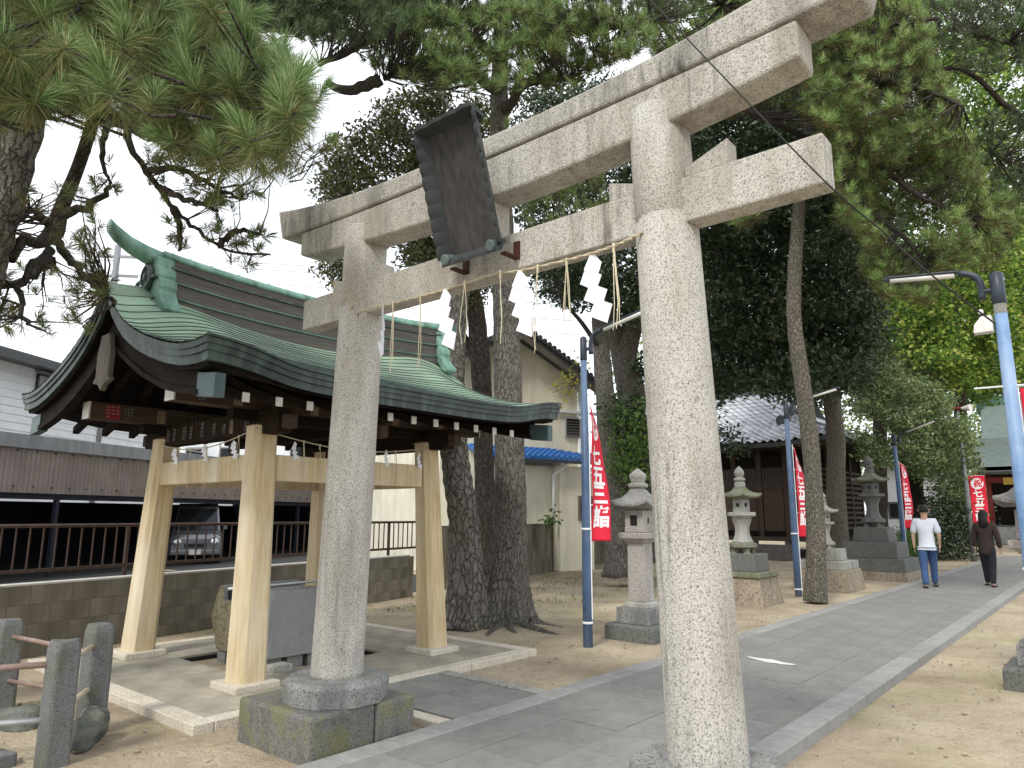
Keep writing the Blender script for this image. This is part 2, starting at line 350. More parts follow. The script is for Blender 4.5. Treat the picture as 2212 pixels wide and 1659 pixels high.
def box_mesh(name, sx, sy, sz, mat, ch=.006):
    """block centred in x, y, bottom at z = 0, chamfered on its upper edge"""
    v = [(-sx / 2, -sy / 2, 0), (sx / 2, -sy / 2, 0), (sx / 2, sy / 2, 0), (-sx / 2, sy / 2, 0)]
    v += [(x, y, sz - ch) for x, y, _ in v[:4]] + [(x - math.copysign(ch, x), y - math.copysign(ch, y), sz) for x, y, _ in v[:4]]
    f = [(0, 3, 2, 1), (0, 1, 5, 4), (1, 2, 6, 5), (2, 3, 7, 6), (3, 0, 4, 7), (4, 5, 9, 8), (5, 6, 10, 9), (6, 7, 11, 10), (7, 4, 8, 11), (8, 9, 10, 11)]
    me = bpy.data.meshes.new(name); me.from_pydata(v, [], f); me.materials.append(m_[mat]); return me
def np_mesh(name, V, F, mats, parent, midx=None, kind=None):
    V = np.asarray(V, np.float32) - np.array(wl(parent), np.float32); k = F.shape[1]; me = bpy.data.meshes.new(name)
    me.vertices.add(len(V)); me.vertices.foreach_set('co', V.ravel()); me.loops.add(F.size); me.loops.foreach_set('vertex_index', F.astype(np.int32).ravel())
    me.polygons.add(len(F)); me.polygons.foreach_set('loop_start', np.arange(0, F.size, k, dtype=np.int32)); me.polygons.foreach_set('loop_total', np.full(len(F), k, np.int32))
    for mt in mats: me.materials.append(m_[mt])
    if midx is not None: me.polygons.foreach_set('material_index', midx.astype(np.int32))
    me.update(calc_edges=True); return link_mesh(name, me, None, parent, kind=kind)
def text_mesh(body, size, fn, mat, parent, name='lettering', cut=None):
    """flat lettering; fn maps the letter plane (u, v) to a world point"""
    c = bpy.data.curves.new('t', 'FONT'); c.body = body; c.size = size; c.align_x = 'CENTER'; c.align_y = 'CENTER'; c.resolution_u = 3; c.offset = .034 * size; c.shear = random.uniform(-.12, .25)
    o = bpy.data.objects.new('t', c); COL.objects.link(o); dg = bpy.context.evaluated_depsgraph_get(); dg.update()
    me = bpy.data.meshes.new_from_object(o.evaluated_get(dg)); bpy.data.objects.remove(o)
    import bmesh
    bm = bmesh.new(); bm.from_mesh(me)
    for q in range(-4, 5):
        bmesh.ops.bisect_plane(bm, geom=bm.verts[:] + bm.edges[:] + bm.faces[:], plane_co=(q * size / 8, 0, 0), plane_no=(1, 0, 0))
        bmesh.ops.bisect_plane(bm, geom=bm.verts[:] + bm.edges[:] + bm.faces[:], plane_co=(0, q * size / 8, 0), plane_no=(0, 1, 0))
    for v in bm.verts: v.co = Vector(fn(v.co.x, v.co.y)) - wl(parent)
    bm.to_mesh(me); bm.free(); me.materials.clear()
    return link_mesh(name, me, mat, parent)
# ================================================================ ground, path, pavement
def ground():
    mb = MB(); n = 90
    xs = sorted(set([-300, -150, -80, -50] + [-30 + i * .55 for i in range(75)] + [15, 30, 80, 150, 300])); ys = sorted(set([-200, -60, -20] + [-4 + i * .55 for i in range(75)] + [40, 55, 80, 150, 400]))
    def h(x, y):
        if abs(x) > 25 or y > 36 or y < -4: return -.03
        b = noise.noise(Vector((x * .6, y * .6, 0))) * .022 + noise.noise(Vector((x * 2, y * 2, 3))) * .010
        flat = 1.0
        if -9.2 < x < -3.4 and 2.2 < y < 6.9: flat = .15
        if -4.2 < x < -1.3: flat = .15
        d = math.hypot(x + 6.9, y - 7.75)
        return b * flat - .012 + .10 * math.exp(-(d / .85) ** 2) * (1 if y > 7 else .4)
    v = [(x, y, h(x, y)) for y in ys for x in xs]; W = len(xs)
    f = [(j * W + i, j * W + i + 1, (j + 1) * W + i + 1, (j + 1) * W + i) for j in range(len(ys) - 1) for i in range(W - 1)]
    return MB().add(v, f).build('ground', 'sand', None, smooth=True, kind='structure')
ground()

# main path: bedding sheet, slabs and kerb stones
pb = MB().box(-3.78, -1.88, -1.5, 34, -.2, .026).build('path', 'joint', None, kind='structure')
sl = box_mesh('path_slab', .462, .89, .02, 'slab_grey', .003); slh = box_mesh('path_slab_half', .462, .44, .02, 'slab_grey', .004)
rr = random.Random(3)
for c in range(4):
    y = .0 if c % 2 else -.45
    while y < 33:
        if y > -1.2: place(sl, 'paving_slab', pb, (-3.585 + .467 * c + .05, y + .445, .022 + rr.uniform(-.0015, .0025)), (rr.uniform(-.002, .002), rr.uniform(-.002, .002), 0))
        y += .897
ks = box_mesh('kerb_stone_mesh', .19, .985, .12, 'kerb', .008); y = -1.2; kk = box_mesh('kerb_stone_low', .19, .985, .09, 'kerb', .006)
while y < 33:
    place(kk, 'kerb_stone', pb, (-3.785, y, -.04 + rr.uniform(0, .003)), (0, 0, rr.uniform(-.003, .003)))
    place(ks, 'kerb_stone', pb, (-1.87, y + .3, -.045 + rr.uniform(0, .004)), (0, 0, rr.uniform(-.003, .003)))
    y += .99

# paving under the purification pavilion with its granite sill, and the short link to the path
pv = MB()
pv.box(-8.60, -7.62, 2.63, 6.44, -.1, .028).box(-6.27, -5.13, 2.63, 6.44, -.1, .028).box(-7.62, -6.27, 2.63, 3.66, -.1, .028).box(-7.62, -6.27, 5.25, 6.44, -.1, .028).box(-5.125, -3.905, 3.82, 5.06, -.1, .022)
pv = pv.build('pavement', 'joint', None, kind='structure')
def slabs(x0, x1, y0, y1, nx, ny, z, th=.024, hole=None, mat='slab_warm', off=0):
    dx, dy = (x1 - x0) / nx, (y1 - y0) / ny; me = box_mesh('slab', dx - .006, dy - .006, th, mat, .003)
    for j in range(ny):
        for i in range(nx):
            place(me, 'paving_slab', pv, (x0 + (i + .5) * dx, y0 + (j + .5) * dy, z + rr.uniform(-.001, .0015)), (rr.uniform(-.0015, .0015), rr.uniform(-.0015, .0015), 0))
slabs(-8.46, -7.62, 2.77, 6.3, 2, 6, .028); slabs(-6.27, -5.27, 2.77, 6.3, 2, 6, .028); slabs(-7.62, -6.27, 2.77, 3.66, 3, 2, .028); slabs(-7.62, -6.27, 5.25, 6.3, 3, 2, .028)
slabs(-5.11, -3.9, 3.97, 4.92, 2, 2, .018, mat='slab_grey')
def sills(x0, x1, y0, y1, n, z0, z1, mat='granite_sill'):
    along = (x1 - x0) > (y1 - y0)
    for i in range(n):
        a = i / n; b = (i + 1) / n
        (MB().box(x0 + (x1 - x0) * a + .003, x0 + (x1 - x0) * b - .003, y0, y1, z0, z1) if along else MB().box(x0, x1, y0 + (y1 - y0) * a + .003, y0 + (y1 - y0) * b - .003, z0, z1)).build('sill_stone', mat, pv, bevel=.006)
sills(-8.62, -5.11, 2.61, 2.765, 4, -.06, .056); sills(-8.62, -5.11, 6.31, 6.46, 4, -.06, .056)
sills(-5.262, -5.11, 2.768, 6.307, 4, -.06, .056); sills(-8.62, -8.468, 2.768, 6.307, 4, -.06, .056)
sills(-5.105, -3.885, 3.80, 3.93, 2, -.05, .044, 'granite_sill'); sills(-5.105, -3.885, 4.96, 5.09, 2, -.05, .044, 'granite_pale')
# sunken drain under the basin
pt = MB().box(-7.62, -6.27, 3.66, 5.25, -.25, -.2); pt.box(-7.625, -7.61, 3.66, 5.25, -.25, .028).box(-6.28, -6.265, 3.66, 5.25, -.25, .028).box(-7.61, -6.28, 3.65, 3.665, -.25, .028).box(-7.61, -6.28, 5.245, 5.255, -.25, .028)
pt.build('basin_drain', 'pit', None, kind='structure')

# ================================================================ boundary walls, railing
def wallx(y): return -8.62 - .2 * y
wd = Vector((-.2, 1, 0)).normalized(); wn = Vector((1, .2, 0)).normalized(); wang = math.atan2(wd.y, wd.x)
bw = thing('block_wall', 'low weathered concrete block wall with a pale coping running behind the pavilion', 'wall', (wallx(1), 1, 0))
bm_ = box_mesh('block_mesh', .438, .14, .20, 'block', .006)
for r_ in range(4):
    for i in range(23):
        s = -.8 + i * .444 + (.222 if r_ % 2 else 0)
        p = Vector((wallx(0), 0, 0)) + wd * s + Vector((0, 0, -.07 + r_ * .205))
        place(bm_, 'concrete_block', bw, p, (0, 0, wang))
MB().obox(Vector((wallx(0), 0, .33)) + wd * 4.4, wd, wn, (0, 0, 1), 10.4, .125, .8).build('mortar', 'block', bw)
for i in range(6): MB().obox(Vector((wallx(0), 0, .752)) + wd * (-.15 + 1.75 * i), wd, wn, (0, 0, 1), 1.742, .16, .022).build('coping', 'wall_cap', bw, bevel=.003)
rl = thing('steel_railing', 'rusty brown steel railing with thin upright bars along the block wall', 'railing', (wallx(1) - .28, 1, .7))
def rp_(s, z): return Vector((wallx(0) - .26, 0, z)) + wd * s
MB().tube([rp_(-.5, 1.365), rp_(10.2, 1.365)], .022, 8).build('top_rail', 'rust_rail', rl, smooth=True)
MB().obox((rp_(-.5, .87) + rp_(10.2, .87)) / 2, wd, wn, (0, 0, 1), 10.7, .028, .04).build('bottom_rail', 'rust_rail', rl)
bar = MB().box(-.007, .007, -.009, .009, 0, .475); bme = bpy.data.meshes.new('baluster_mesh'); bme.from_pydata(bar.v, [], bar.f); bme.materials.append(m_['rust_rail'])
s = -.4; i = 0
while s < 10.1:
    if i in (3, 30, 52, 66): MB().obox(rp_(s, 1.04), wd, wn, (0, 0, 1), .04, .04, .68).build('post', 'rust_rail', rl)
    else: place(bme, 'baluster', rl, rp_(s, .88), (0, 0, wang))
    s += .145; i += 1
cw = thing('concrete_wall', 'tall stained concrete wall beyond the twin pine trunks', 'wall', (-11.2, 11.2, 0))
A = Vector((-10.9, 10.45, 0)); B = Vector((-14.3, 24.5, 0)); dd = (B - A).normalized(); nn = Vector((-dd.y, dd.x, 0)) * -1; LL = (B - A).length
for i in range(8): MB().obox(A + dd * (LL / 8 * (i + .5)) + Vector((0, 0, .585)), dd, nn, (0, 0, 1), LL / 8 - .008, .15, 1.33).build('wall_panel', 'old_concrete', cw, bevel=.004)
MB().obox(A + dd * (LL / 2) + Vector((0, 0, 1.265)), dd, nn, (0, 0, 1), LL, .19, .03).build('coping', 'old_concrete', cw)

# ================================================================ old stake fence at the left corner
fence = thing('pipe_fence', 'low fence of rough concrete stakes with rusty pipe rails at the near left corner', 'fence', (-5.2, 1.75, 0))
def stake(x, y, w, h, name='post', seed=1, rot=0.0):
    rnd = random.Random(seed); rings = []
    for k, z in enumerate([-.1, 0, h * .3, h * .6, h * .93, h]):
        q = w / 2 * (1.03 - .06 * k / 5) * (.86 if k == 5 else 1); ring = []
        for a in range(8):
            an = math.pi / 4 * a + math.pi / 8 + rot; r_ = q * 1.09 * (1 + rnd.uniform(-.02, .02)); cx = r_ * math.cos(an); cy = r_ * math.sin(an)
            ca, sa = [(1, .78), (.78, 1), (-.78, 1), (-1, .78), (-1, -.78), (-.78, -1), (.78, -1), (1, -.78)][a]; f_ = q * (1 + rnd.uniform(-.025, .025)); ring.append((x + (ca * math.cos(rot) - sa * math.sin(rot)) * f_, y + (ca * math.sin(rot) + sa * math.cos(rot)) * f_, z + (rnd.uniform(-.012, .012) if k == 5 else 0)))
        rings.append(ring)
    return MB().loft(rings).build(name, 'concrete_post', fence, bevel=.008)
stake(-5.19, 1.77, .155, .72, seed=1, rot=.1); stake(-5.72, 2.17, .16, .72, seed=2, rot=.05); stake(-6.87, 1.93, .17, .68, seed=3)
MB().tube([(-5.20, 1.77, .56), (-5.74, 2.17, .59)], .017, 8).build('rail', 'pipe_straw', fence, smooth=True); MB().tube([(-5.20, 1.77, .28), (-5.74, 2.17, .30)], .018, 8).build('rail', 'pipe_straw', fence, smooth=True)
MB().tube([(-5.19, 1.75, .58), (-5.78, .95, .545)], .019, 8).build('rail', 'pipe_rust', fence, smooth=True); MB().tube([(-5.19, 1.75, .255), (-5.78, .95, .23)], .019, 8).build('rail', 'pipe_steel', fence, smooth=True)
MB().tube([(-5.72, 2.17, .52), (-6.87, 1.93, .55)], .017, 8).build('rail', 'pipe_rust', fence, smooth=True); MB().tube([(-5.72, 2.17, .24), (-6.87, 1.93, .22)], .016, 8).build('rail', 'pipe_rust', fence, smooth=True)
def boulder(name, c, s, mat, label, seed, group=None):
    rings = []; n = 28
    for i in range(17):
        ph = math.pi * i / 16; rings.append([])
        for k in range(n):
            th = 2 * math.pi * k / n; d = Vector((math.sin(ph) * math.cos(th), math.sin(ph) * math.sin(th), -math.cos(ph)))
            q = 1 + .28 * noise.noise(d * 1.6 + Vector((seed, 0, 0))) + .10 * noise.noise(d * 5 + Vector((seed, 5, 0)))
            rings[-1].append((c[0] + d.x * s[0] * q, c[1] + d.y * s[1] * q, c[2] + d.z * s[2] * q))
    o = MB().loft(rings).build(name, mat, None, smooth=True); return tag(o, label, 'rock', group)
boulder('boulder', (-5.36, 1.98, .07), (.10, .10, .11), 'stone_green', 'round greenish cobble nearest the foot of the front fence stake', 1)
boulder('boulder', (-5.50, 2.10, .10), (.11, .10, .12), 'stone_green', 'round greenish cobble touching the back fence stake', 2)
boulder('boulder', (-6.35, 1.93, .02), (.24, .16, .09), 'stone_green', 'flat dark green rock on the sand between the fence stakes', 3)
tag(MB().obox((-5.47, 1.50, .02), (1, .25, 0), (-.25, 1, 0), (0, 0, 1), .30, .20, .09).build('edging_block', 'concrete_post', None, bevel=.012), 'rough grey edging block lying at the bottom left corner', 'stone')
# ================================================================ stone torii
TY = 3.175
torii = thing('stone_torii', 'large pale granite torii gate over the path with a dark name plaque', 'torii gate', (-2.87, TY, 0))
XL, XR = -4.27, -1.54
def pillar(x, lean):
    zs = [.40, .44, .55, 1.2, 1.8, 2.4, 2.985, 3.0, 3.015, 3.03, 3.3, 3.62]; rings = []; n = 40
    for z in zs:
        t = (z - .4) / 3.2; r_ = .178 - .022 * t
        if z < .43: r_ *= .97
        if z in (3.0, 3.015): r_ -= .012
        rings.append([(x + lean * t + r_ * math.cos(2 * math.pi * k / n), TY + r_ * math.sin(2 * math.pi * k / n), z) for k in range(n)])
    return MB().loft(rings).build('pillar', 'granite_torii', torii, smooth=True)
pillar(XL, .13); pillar(XR, -.13)
def curve_beam(zb, zt, y0, y1, hb, ht, name, mat, bev=.012):
    N = 26; rings = []
    for i in range(N + 1):
        t = -1 + 2 * i / N; xb = -2.87 + hb * t; xt = -2.87 + ht * t; b_, t_ = zb(t), zt(t)
        rings.append([(xb, y0, b_), (xb, y1, b_), (xt, y1, t_), (xt, y0, t_)])
    return MB().loft(rings).build(name, mat, torii, bevel=bev)
curve_beam(lambda t: 3.435 + .125 * abs(t) ** 2.2, lambda t: 3.708 + .045 * abs(t) ** 2.2, 3.06, 3.27, 1.98, 1.98, 'lower_lintel', 'granite_torii', .016)
curve_beam(lambda t: 3.712 + .055 * abs(t) ** 2.2, lambda t: 3.85 + .185 * abs(t) ** 2.6, 3.045, 3.31, 2.25, 2.33, 'top_lintel', 'granite_top', .018)
MB().box(-4.82, -.83, 3.10, 3.235, 2.94, 3.18).build('tie_beam', 'granite_torii', torii, bevel=.01)
MB().box(-2.98, -2.78, 3.09, 3.25, 3.183, 3.437).build('centre_strut', 'granite_torii', torii, bevel=.008)
def wedge(x0, x1, h0, h1, y0, y1): MB().loft([[(x0, y0, 3.18), (x0, y1, 3.18), (x0, y1, 3.18 + h0), (x0, y0, 3.18 + h0)], [(x1, y0, 3.18), (x1, y1, 3.18), (x1, y1, 3.18 + h1), (x1, y0, 3.18 + h1)]]).build('wedge', 'granite_torii', torii, bevel=.004)
wedge(-1.50, -1.27, .05, .135, 3.11, 3.22); wedge(-1.95, -1.76, .11, .05, 3.11, 3.22); wedge(-4.02, -3.86, .05, .10, 3.11, 3.22); wedge(-4.45, -4.30, .10, .05, 3.11, 3.22)
for x, nb in ((XL, 2), (XR, 2)):
    rings = []; n = 10
    for z, r_ in ((.268, .355), (.39, .362), (.418, .338), (.42, .2)):
        rings.append([(x + r_ * math.cos(2 * math.pi * (k + .5) / n) * (1 + .015 * math.sin(5 * k)), TY + r_ * math.sin(2 * math.pi * (k + .5) / n), z) for k in range(n)])
    MB().loft(rings).build('base_ring', 'granite_grey', torii, bevel=.006)
MB().box(-4.79, -3.94, 2.755, 3.255, -.1, .27).build('plinth_stone', 'granite_dark_plinth', torii, bevel=.022)
MB().box(-4.78, -3.935, 3.262, 3.60, -.1, .267).build('plinth_stone', 'granite_dark_plinth', torii, bevel=.02)
MB().box(-1.86, -1.10, 2.78, 3.20, -.1, .27).build('plinth_stone', 'granite_dark_plinth', torii, bevel=.02); MB().box(-1.86, -1.10, 3.207, 3.56, -.1, .268).build('plinth_stone', 'granite_dark_plinth', torii, bevel=.02)

# name plaque on its iron brackets
pq = thing('name_plaque', 'dark weathered wooden name plaque in a scalloped metal frame leaning out from the gate', 'plaque', (-2.9, 2.95, 3.1))
P0 = Vector((-2.80, 2.955, 3.09)); pu = Vector((0, -.25, .80)).normalized(); px_ = Vector((1, 0, 0)); pn = pu.cross(px_) * 1.0
if pn.y > 0: pn = -pn
PH, PW = .70, .35
MB().obox(P0 + pu * PH / 2 + pn * .0, px_, pn, pu, PW + .02, .025, PH + .09).build('board', 'plaque', pq)
rnd = random.Random(5)
def scallop(p, q, n_, dep, flare, name):
    """frame side from p to q, splayed outwards by flare, with a scalloped front edge"""
    p, q = Vector(p), Vector(q); d = (q - p); ln = d.length; d.normalize(); A_, B_ = [], []; K = n_ * 6; rings = []
    for i in range(K + 1):
        t = i / K; w_ = dep * (.88 + .12 * abs(math.sin(math.pi * t * n_))); c = p + d * ln * t; th = flare.cross(pn).normalized()
        o1 = c + pn * w_ + flare * .055; dd_ = flare.normalized() * .022
        rings.append([c - pn * .013, c - pn * .013 + dd_, o1 + dd_, o1])
    MB().loft(rings).build(name, 'plaque_frame', pq)
hw = PW / 2; b0 = P0 + pn * .0
scallop(b0 - px_ * hw - pu * .03, b0 - px_ * hw + pu * (PH + .045), 9, .085, -px_, 'frame_side'); scallop(b0 + px_ * hw - pu * .03, b0 + px_ * hw + pu * (PH + .045), 9, .085, px_, 'frame_side')
scallop(b0 - px_ * (hw + .062) + pu * PH, b0 + px_ * (hw + .062) + pu * PH, 4, .10, pu, 'frame_top'); scallop(b0 - px_ * (hw + .055), b0 + px_ * (hw + .055), 4, .085, -pu, 'frame_bottom')
for s_ in (-1, 1):
    c = P0 + px_ * s_ * (hw + .01) - pu * .035 + pn * .09; n = 14
    MB().loft([[c + pn * k_ + (px_ * math.cos(2 * math.pi * i / n) + pu * math.sin(2 * math.pi * i / n)) * r_ for i in range(n)] for k_, r_ in ((-.09, .028), (.0, .034), (.008, .028))]).build('end_disc', 'plaque_disc', pq)
    x = P0.x + s_ * (hw + .035)
    MB().box(x - .022, x + .022, 3.085, 3.098, 3.0, 3.11).box(x - .02, x + .02, 2.97, 3.085, 3.0, 3.012).build('bracket', 'bracket_red', pq)

# sacred rope with straw tassels; each paper streamer hangs from it
rope = thing('sacred_rope', 'thin straw rope slung under the gate crossbeam with hanging straw tassels', 'rope', (-2.85, 3.0, 2.9))
rpts = [(-4.09, 3.06, 2.93), (-3.92, 3.03, 2.925), (-3.55, 3.01, 2.905), (-3.2, 3.01, 2.90), (-2.95, 3.01, 2.905), (-2.72, 3.02, 2.915), (-2.5, 3.01, 2.885), (-2.1, 3.0, 2.865), (-1.85, 3.0, 2.875), (-1.70, 3.03, 2.92)]
RP = smooth_path(rpts, 8)
for ph in (0, math.pi):
    pts = []
    for i, p in enumerate(RP):
        for j in range(3): 
            a = ph + (i * 3 + j) * .55; pts.append(Vector(p) + Vector((j * .012, math.cos(a) * .0038, math.sin(a) * .0038)))
    MB().tube(pts, .0052, 6).build('rope_strand', 'rope', rope, smooth=True)
MB().tube([(-4.10, 3.06, 2.90), (-4.12, 3.04, 2.96), (-4.08, 3.02, 2.99), (-4.05, 3.04, 3.0)], [.008, .010, .008, .003], 6).build('knot', 'rope', rope, smooth=True)
def rope_z(x): return min(RP, key=lambda p: abs(p.x - x)).z
def tassel(parent, x, y, z, ln, seed, mat='straw', axis=(1, 0), thick=.003):
    rnd = random.Random(seed); mb = MB()
    mb.tube([(x, y, z + .012), (x, y, z - .04)], [.008, .006], 6)
    for s_ in range(rnd.randint(2, 4)):
        a = rnd.uniform(-.05, .05); dx, dy = axis[0] * a, axis[1] * a; l2 = ln * rnd.uniform(.85, 1.05)
        mb.tube([(x, y, z), (x + dx * .4, y + dy * .4, z - l2 * .3), (x + dx * .8 + rnd.uniform(-.01, .01), y + dy * .8, z - l2 * .7), (x + dx * .6 + rnd.uniform(-.015, .015), y + dy, z - l2)], [thick, thick * .9, thick * .8, thick * .6], 5)
    mb.build('straw_tassel', mat, parent)
for i, x in enumerate((-3.60, -3.33, -2.93, -2.64, -2.36, -2.16, -1.86)): tassel(rope, x, 3.0, rope_z(x), [.47, .50, .42, .45, .50, .48, .47][i], i)
def shide(name, x, y, z, H, w_, yaw, label, group, swing=0.0):
    """folded zigzag paper: four slanted leaves, each joined to the next"""
    c, s_ = math.cos(yaw), math.sin(yaw); mb = MB(); th = .0012; hh = H / 4.0
    px = 0; P = []
    def W(u, v, d): return (x + u * c - d * s_, y + u * s_ + d * c, z - v)
    o = 0
    rows = [(-.12, .02, .50, .20), (-.30, .20, .62, .22), (-.10, .43, .68, .23), (.14, .66, .70, .24)]
    for k, (u0, v0, ww, hv) in enumerate(rows):
        u0 *= w_; ww *= w_ * 1.25; v0 *= H; hv *= H * 1.05; sl_ = .13 * H; d = .004 * k + swing * v0
        q = [(u0, v0), (u0 + ww, v0 + sl_), (u0 + ww * .62, v0 + sl_ + hv), (u0 - ww * .38, v0 + hv)]
        if k == 0: q = [(-.03 * w_, 0), (.12 * w_, 0), (u0 + ww, v0 + sl_), (u0 + ww * .62, v0 + sl_ + hv), (u0 - ww * .38, v0 + hv)]
        n_ = len(q); mb.add([W(a, b, d + .012 * math.sin(3 * a / w_)) for a, b in q] + [W(a, b, d + th + .012 * math.sin(3 * a / w_)) for a, b in q], [tuple(range(n_)), tuple(range(2 * n_ - 1, n_ - 1, -1))] + [(i, (i + 1) % n_, (i + 1) % n_ + n_, i + n_) for i in range(n_)])
    o = mb.build(name, 'paper', None); return tag(o, label, 'paper streamer', group)
G = 'white paper streamers on the gate rope'
shide('paper_streamer', -3.70, 3.0, rope_z(-3.7), .37, .11, -1.05, 'white zigzag paper streamer hanging beside the left gate pillar', G)
shide('paper_streamer', -3.11, 3.0, rope_z(-3.1), .385, .112, -.1, 'white zigzag paper streamer hanging just below the name plaque', G)
shide('paper_streamer', -2.50, 3.0, rope_z(-2.5), .385, .112, .05, 'white zigzag paper streamer in front of the straight pine trunk', G)
shide('paper_streamer', -2.00, 3.0, rope_z(-2.0), .37, .11, .1, 'white zigzag paper streamer nearest the right gate pillar', G)
# wires overhead
wi = MB().tube(smooth_path([(-1.661, 2.9, 4.282), (-1.544, 2.9, 4.085), (-1.109, 2.9, 3.374), (-0.769, 2.9, 2.83), (-0.66, 3.2, 2.707), (-0.491, 3.2, 2.468), (-0.295, 3.2, 2.225)], 5), .0035, 5).build('wire', 'black', None)
tag(wi, 'thin dark wire slanting down across the front of the gate', 'wire')
# ================================================================ purification pavilion
CX_, CY_ = -6.97, 4.53
tz = thing('pavilion', 'four-post purification pavilion with a sweeping green copper roof', 'pavilion', (CX_, CY_, 0))
def tpost(x, y, xt, yt, wb, wt, zb=.10, zt=2.30):
    rings = []
    for z in (zb, zb + .02, (zb + zt) / 2, zt):
        t = (z - zb) / (zt - zb); w_ = (wb + (wt - wb) * t) / 2; c = .045; cx = x + (xt - x) * t; cy = y + (yt - y) * t
        rings.append([(cx + a * w_ + (-a * c if k else 0), cy + b * w_ + (0 if k else -b * c), z) for a, b, k in ((-1, -1, 0), (-1, -1, 1), (1, -1, 1), (1, -1, 0), (1, 1, 0), (1, 1, 1), (-1, 1, 1), (-1, 1, 0))])
    o = MB().loft(rings).build('post', 'wood_post', tz)
    MB().loft([[(xt - wt / 2, yt - wt / 2, zt), (xt + wt / 2, yt - wt / 2, zt), (xt + wt / 2, yt + wt / 2, zt), (xt - wt / 2, yt + wt / 2, zt)], [(xt - .02, yt - .02, zt + .045), (xt + .02, yt - .02, zt + .045), (xt + .02, yt + .02, zt + .045), (xt - .02, yt + .02, zt + .045)]]).build('post_cap', 'wood_post', tz)
    MB().box(x - .21, x + .21, y - .21, y + .21, .045, .11).build('base_stone', 'granite_sill', tz, bevel=.012); return o
for sx in (-1, 1):
    for sy in (-1, 1): tpost(CX_ + sx * 1.075, CY_ + sy * 1.09, CX_ + sx * .97, CY_ + sy * 1.03, .275, .23)
q = 1.01
for sy in (-1, 1): MB().box(CX_ - q + .1, CX_ + q - .1, CY_ + sy * 1.055 - .055, CY_ + sy * 1.055 + .055, 1.805, 2.045).build('tie_beam', 'wood_post', tz, bevel=.006)
for sx in (-1, 1): MB().box(CX_ + sx * .995 - .055, CX_ + sx * .995 + .055, CY_ - q + .1, CY_ + q - .1, 1.805, 2.045).build('tie_beam', 'wood_post', tz, bevel=.006)
# dark head beams and purlins with white-painted ends
for sx in (-1, 1):
    x = CX_ + sx * .93
    MB().box(x - .085, x + .085, 2.66, 6.40, 2.445, 2.62).build('long_beam', 'beam_wood', tz, bevel=.006)
    for y0, y1 in ((2.645, 2.66), (6.40, 6.415)): MB().box(x - .083, x + .083, y0, y1, 2.447, 2.618).build('beam_end', 'white_paint', tz)
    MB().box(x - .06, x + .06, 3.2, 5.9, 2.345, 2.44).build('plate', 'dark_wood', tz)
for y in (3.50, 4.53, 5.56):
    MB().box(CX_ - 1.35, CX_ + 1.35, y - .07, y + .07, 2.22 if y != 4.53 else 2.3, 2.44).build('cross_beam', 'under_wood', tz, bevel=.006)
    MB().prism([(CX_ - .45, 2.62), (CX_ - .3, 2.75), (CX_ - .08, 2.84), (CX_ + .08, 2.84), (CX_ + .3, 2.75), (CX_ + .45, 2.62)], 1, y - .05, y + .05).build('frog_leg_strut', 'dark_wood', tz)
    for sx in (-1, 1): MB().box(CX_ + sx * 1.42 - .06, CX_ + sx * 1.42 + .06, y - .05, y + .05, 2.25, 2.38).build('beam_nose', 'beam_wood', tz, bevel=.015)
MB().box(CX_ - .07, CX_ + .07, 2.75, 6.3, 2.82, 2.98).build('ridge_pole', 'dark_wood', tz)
# roof surface
HW = 2.06; Y0, Y1 = 2.38, 6.68
EDGE = [(0, 3.62), (.18, 3.40), (.47, 3.18), (.7, 3.065), (.96, 2.96), (1.28, 2.86), (1.57, 2.79), (1.84, 2.765), (2.06, 2.78)]
MAIN = [(0, 3.45), (.2, 3.33), (.5, 3.18), (.96, 2.985), (1.28, 2.865), (1.57, 2.77), (1.84, 2.69), (2.06, 2.63)]
def ip(T, s): return float(np.interp(s, [a for a, _ in T], [b for _, b in T]))
def roofz(s, y):
    d = min(y - Y0, Y1 - y) / .85; t = max(0, min(1, d)); t = t * t * (3 - 2 * t)
    m = ip(MAIN, s) + .19 * (abs(y - CY_) / 1.55) ** 2 * max(0, 1 - s / 2.06) ** 1.2; e = ip(EDGE, s); up = .10 * max(0, 1 - min(y - Y0, Y1 - y) / 1.6) ** 2 * max(0, (s - 1.2) / .86)
    return e * (1 - t) + m * t + up * t
NY = 44; NR = 18
for sx in (1, -1):
    for k in range(NR):
        s0 = HW * k / NR; s1 = HW * (k + 1) / NR + .012; rows = []
        for j in range(NY + 1):
            y = Y0 + (Y1 - Y0) * j / NY; 
            rows.append([(CX_ + sx * s0, y, roofz(s0, y) + .004), (CX_ + sx * s1, y, roofz(min(s1, HW), y) + .015), (CX_ + sx * s1, y, roofz(min(s1, HW), y) - .004)])
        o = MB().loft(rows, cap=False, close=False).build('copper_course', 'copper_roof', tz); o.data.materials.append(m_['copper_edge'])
        for q_, p_ in enumerate(o.data.polygons): p_.material_index = q_ % 2
